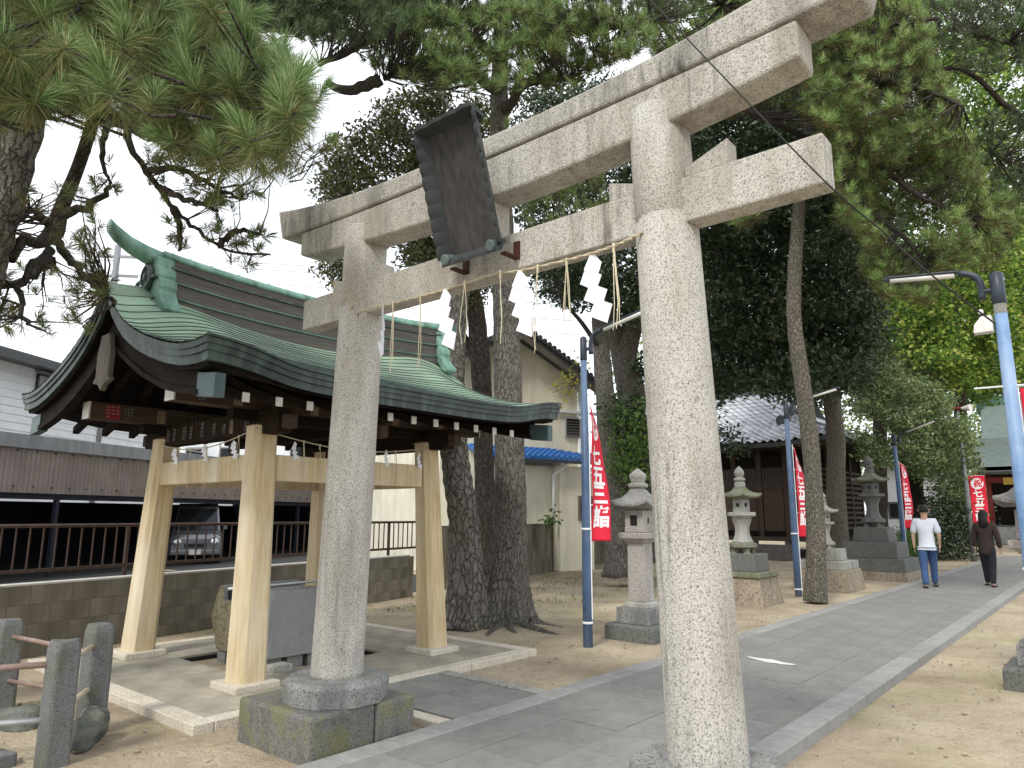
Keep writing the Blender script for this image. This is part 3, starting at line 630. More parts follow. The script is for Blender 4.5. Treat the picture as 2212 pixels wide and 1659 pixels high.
# underside boarding and layered eave edge
def slab_between(fz_top, fz_bot, name, mat, y0, y1, s0, s1, sx, ny=24, ns=14):
    rings = []
    for j in range(ny + 1):
        y = y0 + (y1 - y0) * j / ny; top = []; bot = []
        for i in range(ns + 1):
            s_ = s0 + (s1 - s0) * i / ns; top.append((CX_ + sx * s_, y, fz_top(s_, y))); bot.append((CX_ + sx * s_, y, fz_bot(s_, y)))
        rings.append(top + bot[::-1])
    return MB().loft(rings).build(name, mat, tz)
def thick(s_): return .20 if s_ > .3 else .22
for sx in (1, -1):
    slab_between(lambda s_, y: roofz(s_, y) - .006, lambda s_, y: roofz(s_, y) - .05, 'roof_edge', 'copper_edge', Y0 + .001, Y1 - .001, 0, HW - .002, sx)
    slab_between(lambda s_, y: roofz(s_, y) - .05, lambda s_, y: roofz(s_, y) - .10, 'roof_edge', 'copper_edge', Y0 + .014, Y1 - .014, 0, HW - .014, sx)
    slab_between(lambda s_, y: roofz(s_, y) - .10, lambda s_, y: roofz(s_, y) - .17, 'roof_edge', 'copper_edge', Y0 + .03, Y1 - .03, 0, HW - .03, sx)
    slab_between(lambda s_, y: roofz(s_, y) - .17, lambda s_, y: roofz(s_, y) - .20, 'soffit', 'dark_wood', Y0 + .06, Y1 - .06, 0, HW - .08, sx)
# barge boards, boxed in copper at the tips
BAR = [(0, 3.05), (.2, 2.92), (.4, 2.81), (.76, 2.64), (1.18, 2.49), (1.5, 2.42), (1.74, 2.38), (2.0, 2.35)]
for ya, yb in ((2.50, 2.56), (6.50, 6.56)):
    for sx in (1, -1):
        def brd(s_a, s_b, th, y0_, y1_, name, mat, ex=0):
            rings = []
            for i in range(13):
                s_ = s_a + (s_b - s_a) * i / 12; z = ip(BAR, s_); rings.append([(CX_ + sx * s_, y0_, z - ex), (CX_ + sx * s_, y1_, z - ex), (CX_ + sx * s_, y1_, z + th + ex), (CX_ + sx * s_, y0_, z + th + ex)])
            MB().loft(rings).build(name, mat, tz)
        brd(0.001, 1.76, .23, ya, yb, 'barge_board', 'dark_wood'); brd(0.001, 1.76, .05, ya - .02, ya - .001, 'barge_moulding', 'dark_wood')
        brd(1.74, 2.01, .17, ya - .012, yb + .012, 'barge_cap', 'copper_box', .006)
    MB().prism([(CX_ - .09, 3.13), (CX_ - .15, 2.95), (CX_ - .14, 2.74), (CX_ - .20, 2.69), (CX_ - .07, 2.66), (CX_, 2.60), (CX_ + .07, 2.66), (CX_ + .20, 2.69), (CX_ + .14, 2.74), (CX_ + .15, 2.95), (CX_ + .09, 3.13)], 1, ya - .07, ya - .022).build('gable_pendant', 'grey_wood', tz, bevel=.006)
# rafters, their ends painted white
for k in range(13):
    y = 2.86 + .294 * k - .0
    if y > 6.3: break
    for sx in (1, -1):
        rings = []
        for i in range(7):
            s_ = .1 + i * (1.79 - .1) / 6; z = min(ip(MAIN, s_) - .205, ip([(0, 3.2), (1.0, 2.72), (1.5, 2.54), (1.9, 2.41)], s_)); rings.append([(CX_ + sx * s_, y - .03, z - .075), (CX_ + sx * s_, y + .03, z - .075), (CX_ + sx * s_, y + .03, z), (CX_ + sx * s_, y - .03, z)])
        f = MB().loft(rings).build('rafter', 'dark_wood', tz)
        z = rings[-1][3][2]
        MB().box(min(CX_ + sx * 1.79, CX_ + sx * 1.80), max(CX_ + sx * 1.79, CX_ + sx * 1.80), y - .03, y + .03, z - .075, z).build('rafter_end', 'white_paint', f)
# box ridge
def sag(y): return .10 * (abs(y - CY_) / 2.1) ** 2.4
def ridge_layer(z0, z1, hw, ya, yb, name, mat, sagk=1):
    rings = []
    for j in range(25):
        y = ya + (yb - ya) * j / 24; s_ = sag(y) * sagk; rings.append([(CX_ - hw, y, z0 + s_), (CX_ + hw, y, z0 + s_), (CX_ + hw, y, z1 + s_), (CX_ - hw, y, z1 + s_)])
    return MB().loft(rings).build(name, mat, tz)
ya, yb = 2.90, 6.55
ridge_layer(3.30, 3.50, .165, ya, yb, 'ridge_board', 'ridge_wood'); ridge_layer(3.503, 3.519, .185, ya, yb, 'ridge_moulding', 'copper_cap'); ridge_layer(3.522, 3.66, .15, ya, yb, 'ridge_board', 'ridge_wood')
ridge_layer(3.663, 3.677, .175, ya, yb, 'ridge_moulding', 'copper_cap'); ridge_layer(3.680, 3.80, .14, ya, yb, 'ridge_board', 'ridge_wood'); ridge_layer(3.803, 3.825, .16, ya, yb, 'ridge_moulding', 'copper_edge'); ridge_layer(3.828, 3.90, .13, ya, yb, 'ridge_board', 'ridge_wood')
def cap_sec(y, z, r_, wd_=1.0): return [(CX_ + math.cos(a) * r_ * wd_ * 1.25, y, z + (math.sin(a) * r_ if math.sin(a) > 0 else math.sin(a) * r_ * .25)) for a in [2 * math.pi * k / 16 for k in range(16)]]
rings = []
for y, z, r_ in [(2.36, 4.165, .07), (2.42, 4.11, .078), (2.55, 4.035, .082), (2.70, 3.985, .088), (2.88, 3.945, .097)]: rings.append([(CX_ + math.cos(a) * r_, y, z + math.sin(a) * r_) for a in [2 * math.pi * k / 16 for k in range(16)]])
MB().loft(rings).build('upswept_tip', 'copper_patina', tz, smooth=True)
MB().lathe([(.055, 0), (.056, .012)], 0, 0, 16)
rings = [cap_sec(y, 3.905 + sag(y), .095, 1.35) for y in [2.86 + i * (6.6 - 2.86) / 24 for i in range(25)]]
MB().loft(rings).build('ridge_cap', 'copper_patina', tz, smooth=True)
rings = []
for y, z, r_ in [(6.55, 3.98, .10), (6.75, 4.02, .09), (6.9, 4.07, .08)]: rings.append([(CX_ + math.cos(a) * r_, y, z + math.sin(a) * r_) for a in [2 * math.pi * k / 16 for k in range(16)]])
MB().loft(rings).build('upswept_tip', 'copper_patina', tz, smooth=True)
# demon tile ornaments
for ya, dr in ((2.76, 1), (6.46, -1)):
    for sx in (1, -1):
        prof = [(.0, 3.93), (.15, 3.93), (.155, 3.80), (.20, 3.78), (.215, 3.70), (.20, 3.665), (.245, 3.64), (.25, 3.56), (.235, 3.52), (.27, 3.44), (.33, 3.36), (.37, 3.33), (.375, 3.27), (.32, 3.24), (.25, 3.30), (.18, 3.42), (.0, 3.55)]
        MB().prism([(CX_ + sx * a, 3.95 - (3.93 - b) * .86) for a, b in prof], 1, ya, ya + .17).build('ornament_side', 'copper_patina', tz, bevel=.012)
    n = 20; c = Vector((CX_, ya - .005, 3.76)); e = -1 if dr > 0 else 1
    if dr < 0: c.y = ya + .175
    for rr_, th_, nm in ((.115, .03, 'ornament_crest'),):
        MB().loft([[c + Vector((math.cos(2 * math.pi * i / n) * q_, e * d_, math.sin(2 * math.pi * i / n) * q_ * 1.2)) for i in range(n)] for q_, d_ in ((rr_, -.01), (rr_, .03), (rr_ * .75, .045), (rr_ * .7, .02), (rr_ * .3, .02), (rr_ * .25, .045), (.01, .05))]).build(nm, 'copper_edge', tz, smooth=True)
    for sx in (-1, 1):
        pts = [c + Vector((sx * (.12 + .02 * math.cos(a)), e * .02, -.05 - .02 * k)) + Vector((sx * .06 * math.cos(a), 0, .07 * math.sin(a))) for k, a in enumerate([q_ * .7 for q_ in range(9)])]
        MB().tube(pts, [.022 - .0018 * k for k in range(9)], 6).build('ornament_scroll', 'copper_edge', tz, smooth=True)
# votive name slips pasted under the roof
rnd = random.Random(11); slips = []
def slip(x0, x1, y0, y1, z0, z1, mat, face):
    p = MB().box(x0, x1, y0, y1, z0, z1).build('name_slip', mat, tz)
    mb = MB(); n_ = rnd.randint(2, 3); horizontal = (x1 - x0) > (y1 - y0)
    for k in range(n_):
        for j in range(rnd.randint(2, 4)):
            zc = z1 - (z1 - z0) * (j + .5) / 4
            if horizontal: a = x0 + (x1 - x0) * (k + .5) / n_; mb.box(a - (x1 - x0) * .10, a + (x1 - x0) * .10, y0 - .0035, y0 - .001, zc - .006, zc + .006)
            else: a = y0 + (y1 - y0) * (k + .5) / n_; mb.box(x1 + .001, x1 + .0035, a - (y1 - y0) * .10, a + (y1 - y0) * .10, zc - .006, zc + .006)
    mb.build('ink_strokes', 'card_ink' if 'dark' in mat or 'red' in mat else 'card_dark', p)
xb = CX_ + .93 + .087
for k in range(9):
    y = 2.85 + k * .36 + rnd.uniform(-.05, .05); h_ = rnd.uniform(.11, .15); slip(xb, xb + .006, y, y + rnd.uniform(.05, .11), 2.46, 2.46 + h_, rnd.choice(['card', 'card_dark', 'card_dark']), 'x')
xb = CX_ - .93 + .087
slip(xb, xb + .006, 2.80, 2.94, 2.46, 2.60, 'card_red', 'x')
for k in range(8):
    y = 3.02 + k * .35 + rnd.uniform(-.05, .05); slip(xb, xb + .006, y, y + rnd.uniform(.06, .11), 2.46, 2.46 + rnd.uniform(.10, .14), rnd.choice(['card', 'card_dark', 'card_dark']), 'x')
for k in range(9):
    x = CX_ - .85 + k * .2 + rnd.uniform(-.04, .04); slip(x, x + rnd.uniform(.05, .1), 3.422, 3.428, 2.26, 2.26 + rnd.uniform(.10, .16), rnd.choice(['card', 'card_dark', 'card_dark']), 'y')
# rope round the pavilion with small streamers
r2 = thing('sacred_rope', 'thin white cord strung round the pavilion posts above the tie beams', 'rope', (CX_, CY_, 2.2))
cor = [(CX_ - 1.06, CY_ - 1.14), (CX_ + 1.06, CY_ - 1.14), (CX_ + 1.09, CY_ + 1.12)]
for a, b in zip(cor[:-1], cor[1:]):
    pts = [(a[0] + (b[0] - a[0]) * t, a[1] + (b[1] - a[1]) * t, 2.27 - .13 * math.sin(math.pi * t)) for t in [i / 12 for i in range(13)]]
    MB().tube(pts, .006, 5).build('cord', 'rope', r2)
    ax = Vector((b[0] - a[0], b[1] - a[1], 0)).normalized()
    for k, t in enumerate((.12, .3, .42, .58, .7, .86) if a is cor[0] else (.22, .3, .6, .72, .86)):
        tassel(r2, a[0] + (b[0] - a[0]) * t, a[1] + (b[1] - a[1]) * t - .0, 2.27 - .13 * math.sin(math.pi * t), .40, 50 + k, axis=(ax.x, ax.y), thick=.0025)
G2 = 'small paper streamers on the pavilion cord'
for x, y, yw, lb in ((CX_ - .52, CY_ - 1.145, .1, 'small paper streamer on the pavilion cord nearest the left post'), (CX_ + .12, CY_ - 1.145, .2, 'small paper streamer in the middle of the near cord'), (CX_ + .68, CY_ - 1.145, .1, 'small paper streamer just left of the near pavilion post'),
                     (CX_ + 1.065, CY_ - .74, 1.5, 'small paper streamer just right of the near pavilion post'), (CX_ + 1.075, CY_ + .36, 1.5, 'small paper streamer right of the left gate pillar'), (CX_ + 1.085, CY_ + .82, 1.5, 'small paper streamer nearest the right pavilion post')):
    shide('paper_streamer', x, y, 2.18, .17, .06, yw, lb, G2)
# water basin
bs = thing('water_basin', 'grey granite water basin with rough mossy ends on blocks under the pavilion', 'water basin', (-6.95, 4.6, 0))
def basin():
    rings = []; rnd = random.Random(2)
    for i, y in enumerate([3.97, 4.02, 4.2, 4.5, 4.82, 4.88]):
        e = .02 if i in (0, 5) else 0; rings.append([])
        bl = -.05 if i == 0 else (.07 if i == 5 else 0)
        for (x, z) in [(-6.46 - e, .12), (-6.45, .45), (-6.45 - e, .76), (-6.58, .76), (-6.6, .62), (-7.3, .62), (-7.32, .76), (-7.45 + e, .76), (-7.50, .45), (-7.42 + e, .12)]:
            mid = 1 - abs(z - .4) / .4; rings[-1].append((x, y + bl * max(0, mid) * 1.0, z))
    f = rings; P = [p for r_ in rings for p in r_]
    mb = MB().loft(rings); me = mb.build('trough', 'basin_granite', bs, bevel=.01)
    me.data.materials.append(m_['basin_rough'])
    for p in me.data.polygons:
        if abs(p.normal.y) > .6 : p.material_index = 1
    return me
basin()
MB().box(-6.6 - .005, -6.6, 3.86, 5.36, .62, .76)
tagw = MB().box(-7.31, -6.605, 4.0, 4.85, .62, .72).build('water', 'glass_dark', bs)
for x in (-6.58, -7.35):
    for y in (4.08, 4.32, 4.56, 4.78): MB().box(x - .08, x + .08, y - .09, y + .09, -.2, .118).build('support_block', 'granite_grey', bs, bevel=.008)
dr = MB().tube([(-6.62, 3.62, .80), (-6.64, 5.1, .812)], .014, 8).build('ladle_rest_pole', 'pipe_steel', None, smooth=True); tag(dr, 'pale pole laid along the top of the water basin', 'pole')
tag(MB().box(-6.33, -6.18, 3.88, 4.09, .05, .115).build('curb_block', 'granite_pale', None, bevel=.008), 'small pale stone block beside the basin drain', 'stone')
# ================================================================ stone lanterns
def hexr(x, y, z, r_, n=6, ph=0, sq=1): return [(x + r_ * math.cos(ph + 2 * math.pi * i / n), y + r_ * math.sin(ph + 2 * math.pi * i / n) * sq, z) for i in range(n)]
def lprof(x, y, prof, n, name, mat, par, ph=0, bevel=.006, smooth=False): return MB().loft([hexr(x, y, z, r_, n, ph) for r_, z in prof]).build(name, mat, par, bevel=bevel, smooth=smooth)
def kasa(x, y, z0, r_, h, n, par, mat, lift=.07, ph=0, top=.1):
    """lantern roof with raised corners"""
    rings = []; m = n * 6
    def rad(a, R_):  # polygon radius at angle a
        k = 2 * math.pi / n; b = (a - ph) % k - k / 2; return R_ * math.cos(k / 2) / math.cos(b)
    for t, zz in ((0.80, -.03), (1.0, .0), (.99, .028), (.82, .055 * h / .25), (.6, .105 * h / .25), (.42, .165 * h / .25), (top * 1.15 / r_, h * .93), (top / r_, h)):
        ring = []
        for i in range(m):
            a = ph + 2 * math.pi * i / m; k = 2 * math.pi / n; b = abs(((a - ph) % k) - k / 2) / (k / 2); up = lift * b ** 4 * max(0, (t - .5) / .5)
            q = rad(a, r_ * t); ring.append((x + q * math.cos(a), y + q * math.sin(a), z0 + zz + up))
        rings.append(ring)
    return MB().loft(rings).build('lantern_roof', mat, par, smooth=False)
def lantern_a(x, y, label, group):
    """square lantern on a tall plain shaft"""
    t = thing('stone_lantern', label, 'stone lantern', (x, y, 0), group); P4 = math.pi / 4
    def sq_(prof, name, mat, bv=.008): return lprof(x, y, [(r_ * math.sqrt(2), z) for r_, z in prof], 4, name, mat, t, P4, bv)
    sq_([(.345, -.1), (.345, .165), (.32, .18)], 'plinth', 'stone_grey_dark', .02); sq_([(.235, .18), (.23, .37)], 'base', 'granite_grey', .01)
    sq_([(.17, .37), (.16, .42), (.13, .44)], 'base_moulding', 'granite_pale'); sq_([(.122, .44), (.115, 1.16)], 'shaft', 'granite_pink', .008)
    sq_([(.125, 1.16), (.16, 1.20), (.20, 1.215), (.205, 1.29)], 'platform', 'granite_pink', .01)
    b = sq_([(.135, 1.295), (.130, 1.57)], 'light_box', 'granite_pink', .004)
    for a_, b_ in ((0, -1), (1, 0), (0, 1), (-1, 0)):
        c = Vector((x + a_ * .130, y + b_ * .130, 1.44)); MB().obox(c, (-b_, a_, 0), (a_, b_, 0), (0, 0, 1), .10 if a_ == 0 else .035, .012, .13 if a_ == 0 else .07).build('window', 'black', b)
    kasa(x, y, 1.62, .385, .24, 4, t, 'granite_grey', .05, P4, .09)
    sq_([(.075, 1.855), (.095, 1.87), (.095, 1.905), (.07, 1.92)], 'finial_collar', 'granite_pale', .005); sq_([(.062, 1.92), (.082, 2.00), (.078, 2.03), (.01, 2.11)], 'finial', 'granite_pale', .002)
    return t
GL = 'stone lanterns along the path'
lantern_a(-4.80, 8.2, 'square granite lantern on a tall plain shaft just right of the near blue lamp pole', GL)
lantern_a(-.66, 8.32, 'stone lantern cut by the right edge of the photo below the pale blue pole', GL)
def vase(x, y, z, h, r0, rmid, r1, n, name, mat, par): 
    prof = []
    for i in range(11):
        t = i / 10; r_ = rmid + (r0 - rmid) * max(0, 1 - t * 2) ** 2 + (r1 - rmid) * max(0, t * 2 - 1) ** 2; prof.append((r_, z + h * t))
    return lprof(x, y, prof, n, name, mat, par, math.pi / n, .003)
def lantern_b(x, y, z0, s, label, mats, base):
    """lantern with a waisted shaft on a built-up base; s scales the upper part"""
    t = thing('stone_lantern', label, 'stone lantern', (x, y, 0), GL); m1, m2, mr, mb_ = mats; P4 = math.pi / 4
    z = 0
    for nm, hw_, hb_, h, mt in base:
        MB().loft([[(x + a * w_, y + b * w_, zz) for a, b in ((-1, -1), (1, -1), (1, 1), (-1, 1))] for w_, zz in ((hw_, z if z else -.1), (hb_, z + h))]).build(nm, mt, t, bevel=.015); z += h
    H = lambda k: z + k * s
    for a, b in ((-1, -1), (1, -1), (1, 1), (-1, 1)): lprof(x + a * .15 * s, y + b * .15 * s, [(.09 * s, H(0)), (.06 * s, H(.04)), (.07 * s, H(.10))], 8, 'foot', m1, t, 0, .004)
    lprof(x, y, [(.24 * s, H(.10)), (.31 * s, H(.13)), (.30 * s, H(.21)), (.22 * s, H(.245))], 8, 'lower_moulding', m1, t, P4 / 2)
    vase(x, y, H(.245), .50 * s, .235 * s, .155 * s, .225 * s, 6, 'waisted_shaft', m2, t)
    lprof(x, y, [(.20 * s, H(.745)), (.25 * s, H(.80)), (.335 * s, H(.82)), (.335 * s, H(.90))], 6, 'platform', m2, t, 0)
    b = lprof(x, y, [(.205 * s, H(.90)), (.20 * s, H(1.20))], 6, 'light_box', m2, t, 0, .004)
    for k in range(6):
        a = math.pi / 6 + k * math.pi / 3; c = Vector((x + .176 * s * math.cos(a), y + .176 * s * math.sin(a), H(1.06)))
        MB().obox(c, (-math.sin(a), math.cos(a), 0), (math.cos(a), math.sin(a), 0), (0, 0, 1), .07 * s, .012, .08 * s).build('window', 'black', b)
    kasa(x, y, H(1.24), .50 * s, .22 * s, 6, t, mr, .05 * s, 0, .13 * s)
    lprof(x, y, [(.13 * s, H(1.46)), (.13 * s, H(1.56)), (.10 * s, H(1.58))], 6, 'finial_collar', m2, t, 0)
    lprof(x, y, [(.09 * s, H(1.58)), (.13 * s, H(1.62)), (.12 * s, H(1.66)), (.07 * s, H(1.68)), (.10 * s, H(1.72)), (.115 * s, H(1.78)), (.08 * s, H(1.86)), (.01, H(1.93))], 14, 'finial', m2, t, 0, .002, True)
    return t
lantern_b(-5.28, 12.62, 0, .80, 'tall lantern with a wide mossy roof on a rough brown base', ('granite_mossy', 'granite_pale', 'granite_mossy', 'stone_brown'),
          [('rough_base', .52, .42, .46, 'stone_brown'), ('base_slab', .46, .44, .09, 'granite_mossy'), ('base_block', .33, .32, .30, 'stone_grey_dark')])
lantern_b(-4.95, 16.2, 0, .62, 'small pale stone lantern half hidden behind the slender pine trunk', ('granite_pale', 'granite_pale', 'granite_pale', 'stone_brown'),
          [('rough_base', .60, .52, .42, 'stone_brown'), ('base_slab', .50, .49, .17, 'granite_pale'), ('base_block', .32, .31, .24, 'granite_pale')])
lantern_b(-4.88, 19.9, 0, .93, 'large dark weathered lantern on a tall stepped base farthest up the path', ('stone_grey_dark', 'stone_grey_dark', 'granite_mossy', 'stone_grey_dark'),
          [('rough_base', .84, .80, .20, 'stone_brown'), ('base_slab', .80, .78, .30, 'stone_grey_dark'), ('base_step', .62, .61, .38, 'stone_grey_dark'), ('base_block', .42, .38, .36, 'stone_grey_dark')])
pass
# guardian pedestal with rocks up the path on the right
pass

# ================================================================ lamp poles and banners
def pole(x, y, h, r0, r1, label, mat, arm=(1, 0), arm_len=.75, name='lamp_pole', tilt=.22, lamp=True):
    t = thing(name, label, 'lamp post', (x, y, 0), 'blue lamp posts along the path')
    MB().tube([(x, y, -.1), (x, y, .9), (x, y, 1.3), (x, y, h - .3)], [r0, r0 * .97, r0 * .92, r1], 14).build('shaft', mat, t, smooth=True)
    MB().tube([(x, y, h - .31), (x, y, h - .30), (x, y, h - .02), (x, y, h)], [r1 * 1.05, r1 * 1.18, r1 * 1.12, r1 * .5], 14).build('cap', 'pole_dark', t, smooth=True)
    a = Vector((arm[0], arm[1], 0)).normalized(); zb = h - .17
    MB().tube([Vector((x, y, zb)) + a * r1, Vector((x, y, zb)) + a * (r1 + .06)], .022, 8).build('joint', 'pole_dark', t)
    e = Vector((x, y, zb)) + a * (r1 + .075); u = (a + Vector((0, 0, tilt))).normalized()
    pts = smooth_path([e + Vector((0, 0, -.07)), e + Vector((0, 0, .08)), e + Vector((0, 0, .17)) + a * .05, e + Vector((0, 0, .215)) + a * .16], 4)
    MB().tube(pts, .030, 10).build('lamp_elbow', 'pole_dark', t, smooth=True)
    s0 = pts[-1]; s1 = s0 + u * arm_len
    MB().obox((s0 + s1) / 2 + Vector((0, 0, .014)), u, a.cross(Vector((0, 0, 1))), u.cross(a.cross(Vector((0, 0, 1)))), arm_len, .07, .026).build('lamp_housing', 'pole_dark', t, bevel=.012)
    MB().tube([s0 + u * .04 - Vector((0, 0, .012)), s1 - u * .03 - Vector((0, 0, .012))], .027, 10).build('lamp_tube', 'lamp_glass', t, smooth=True)
    MB().tube([s1 - u * .03, s1 + u * .03], [.034, .02], 10).build('lamp_tip', 'pole_dark', t, smooth=True)
    return t
def ring(x, y, z, r_, par): MB().lathe([(r_ + .006, z), (r_ + .009, z + .012), (r_ + .006, z + .025)], x, y, 14).build('tie_band', 'tie', par)
p1 = pole(-4.98, 7.26, 3.73, .058, .038, 'blue lamp pole with a red banner nearest the big twin pine', 'pole_blue')
ring(-4.98, 7.26, 1.33, .056, p1); ring(-4.98, 7.26, .25, .057, p1)
p2 = pole(-4.94, 14.3, 3.72, .062, .045, 'blue lamp pole with a red banner beside the slender pine', 'pole_blue'); ring(-4.94, 14.3, 1.16, .06, p2); ring(-4.94, 14.3, .12, .06, p2)
p3 = pole(-4.6, 21.6, 3.72, .062, .05, 'blue lamp pole with a pale lamp arm behind the dark lantern', 'pole_blue', tilt=.35, arm_len=.8)
p3['label'] = 'blue lamp pole with a pale slanting lamp arm behind the dark stepped lantern'
p4 = pole(-.655, 7.65, 3.72, .072, .050, 'tall pale blue lamp pole with a floodlight at the right edge', 'pole_paleblue', arm=(-1, 0), tilt=.12, arm_len=.62); ring(-.655, 7.65, 1.05, .066, p4)
MB().tube([(-.655, 7.65, 3.32), (-.655, 7.65, 3.42)], .0515, 14).build('worn_band', 'granite_pale', p4)
fl = thing('floodlight', 'small white floodlight clamped under the lamp arm of the pale blue pole', 'floodlight', (-.77, 7.6, 3.2))
MB().loft([[(-.87 + dx, y_, 3.15), (-.72, y_, 3.15), (-.72, y_, 3.30), (-.80, y_, 3.30), (-.86 + dx, y_, 3.23)] for y_, dx in ((7.55, 0), (7.66, 0))]).build('lamp_head', 'white_paint', fl, bevel=.008)
MB().lathe([(.012, 3.33), (.022, 3.34), (.022, 3.365), (.012, 3.375)], -.80, 7.6, 12).build('sensor', 'white_paint', fl); MB().box(-.806, -.794, 7.594, 7.606, 3.29, 3.34).build('sensor_stem', 'black', fl)
# far mast with speaker
ms = thing('mast', 'thin grey mast with a red and white speaker horn beside the far bush', 'mast', (-4.15, 29.5, 0))
MB().tube([(-4.15, 29.5, 0), (-4.15, 29.5, 5.25)], [.09, .05], 10).build('shaft', 'zinc', ms, smooth=True); MB().tube([(-4.3, 29.45, 5.3), (-4.0, 29.45, 5.3)], .06, 8).build('speaker_body', 'vermilion', ms); MB().tube([(-4.0, 29.4, 5.28), (-3.72, 29.3, 5.28)], [.05, .13], 12).build('horn', 'white_paint', ms)

def banner(x, y, ztop, h, wd_, fn, label, chars, sz, vs, rodx):
    """cloth banner; fn(u, v) -> world point for u in 0..wd_ away from the rod and v metres down from the top"""
    t = thing('banner', label, 'banner', (x, y, ztop), 'red banners on the lamp poles')
    U, V = 14, 60; front = [fn(wd_ * i / U, h * j / V, 0) for j in range(V + 1) for i in range(U + 1)]
    f = [(j * (U + 1) + i, j * (U + 1) + i + 1, (j + 1) * (U + 1) + i + 1, (j + 1) * (U + 1) + i) for j in range(V) for i in range(U)]
    o = MB().add(front, f).build('cloth', 'red_cloth', t, smooth=True); sm = o.modifiers.new('thickness', 'SOLIDIFY'); sm.thickness = .003
    # white disc with the first character in red
    r_ = wd_ * .40; cv = wd_ * .55; n = 36; pts = [fn(wd_ / 2, cv, .004)]; fc = []
    K = 5
    for k in range(1, K + 1):
        for i in range(n): a = 2 * math.pi * i / n; pts.append(fn(wd_ / 2 + r_ * k / K * math.cos(a), cv + r_ * k / K * math.sin(a), .004))
    fc += [(0, 1 + i, 1 + (i + 1) % n) for i in range(n)]
    for k in range(K - 1): fc += [(1 + k * n + i, 1 + (k + 1) * n + i, 1 + (k + 1) * n + (i + 1) % n, 1 + k * n + (i + 1) % n) for i in range(n)]
    MB().add(pts, fc).build('white_disc', 'white_ink', t)
    text_mesh('祝', r_ * 1.45, lambda a, b: fn(wd_ / 2 + a, cv - b, .007), 'red_cloth', t)
    for ch, v in zip(chars, vs): text_mesh(ch, sz, lambda a, b, v=v: fn(wd_ / 2 + a * 1.05, v - b, .005), 'white_ink', t)
    for k in range(5):
        v = .04 + (h - .08) * k / 4; p = Vector(fn(0, v, 0)); q = Vector((rodx[0], rodx[1], p.z)); MB().tube([p, q], .006, 5).build('tie_loop', 'tie', t)
    MB().tube([(rodx[0], rodx[1], ztop - h - .9 if h < 1.7 else .1), (rodx[0], rodx[1], ztop + .04)], .008, 6).build('banner_rod', 'tie', t)
    MB().tube([(rodx[0], rodx[1], ztop + .02), Vector(fn(wd_, 0, 0)) + Vector((0, 0, .02))], .006, 6).build('top_rod', 'tie', t)
    return t
def mk(x0, y0, ztop, dirv, amp, lean, wd_, h, drop=.25, fold=.75):
    d = Vector((dirv[0], dirv[1], 0)).normalized(); n = Vector((d.y, -d.x, 0))
    def fn(u, v, off):
        t = v / h; wv = amp * math.sin(5.5 * u / wd_ + 3.1 * t + .6) * (.3 + t) + amp * .4 * math.sin(11 * t)
        open_ = fold + (1 - fold) * math.sin(math.pi * min(1, t * .9 + .1)) 
        return tuple(Vector((x0, y0, ztop - v)) + d * (u * open_) + n * (wv + off + lean * t * u / wd_) + Vector((0, 0, -drop * (u / wd_) * max(0, 1 - t * 2.2) )))
    return fn
b1 = banner(-4.91, 7.28, 2.83, 1.63, .40, mk(-4.91, 7.28, 2.83, (-.42, 1), .022, .19, .40, 1.63, .10, .55), 'narrow red banner with white lettering on the near blue lamp pole', '七五三詣', .27, (.60, .86, 1.09, 1.36), (-4.925, 7.275))
b2 = banner(-4.85, 14.32, 2.86, 1.75, .42, mk(-4.85, 14.32, 2.86, (-.08, 1), .02, .20, .42, 1.75, .3, .6), 'red banner with white lettering blown against the slender pine trunk', '七五三詣', .28, (.62, .9, 1.14, 1.42), (-4.87, 14.31))
b3 = banner(-4.52, 21.62, 2.95, 1.75, .42, mk(-4.52, 21.62, 2.95, (.2, 1), .03, .05, .42, 1.75, .1, .5), 'partly hidden red banner behind the large dark lantern', '七五三詣', .28, (.62, .9, 1.14, 1.42), (-4.54, 21.61))
b4 = banner(-.585, 7.65, 2.62, 1.7, .45, mk(-.585, 7.65, 2.62, (1, .1), .012, .02, .45, 1.7, .0, 1), 'red banner with a white disc cut off by the right edge of the photo', '七五三詣', .30, (.65, .93, 1.18, 1.45), (-.60, 7.65))
MB().tube([(-.92, 7.6, 2.65), (-.1, 7.7, 2.65)], .008, 6).build('cross_rod', 'tie', b4)
b5 = banner(-4.05, 29.5, 2.9, 1.75, .48, mk(-4.05, 29.5, 2.9, (1, .3), .02, .0, .48, 1.75, .0, 1), 'small distant red banner beside the thin grey mast', '七五三詣', .28, (.62, .9, 1.14, 1.42), (-4.08, 29.5))

# ================================================================ people
def skin_mesh(name, joints, edges, mat, parent, sub=1, root=0):
    me = bpy.data.meshes.new(name); o0 = wl(parent)
    me.from_pydata([tuple(Vector(j[:3]) - o0) for j in joints], edges, []); o = bpy.data.objects.new(name, me); COL.objects.link(o)
    sk = o.modifiers.new('skin', 'SKIN'); sv = me.skin_vertices[0].data if me.skin_vertices else None
    if sv is None: 
        import bmesh
        bm = bmesh.new(); bm.from_mesh(me); bm.verts.layers.skin.verify(); bm.to_mesh(me); bm.free(); sv = me.skin_vertices[0].data
    for i, j in enumerate(joints): sv[i].radius = (j[3], j[4] if len(j) > 4 else j[3]); sv[i].use_root = (i == root)
    sk.use_smooth_shade = True; sb = o.modifiers.new('sub', 'SUBSURF'); sb.levels = sub; sb.render_levels = sub + 1
    dg = bpy.context.evaluated_depsgraph_get(); dg.update(); m2 = bpy.data.meshes.new_from_object(o.evaluated_get(dg)); bpy.data.objects.remove(o)
    m2.materials.clear(); return link_mesh(name, m2, mat, parent, smooth=True)
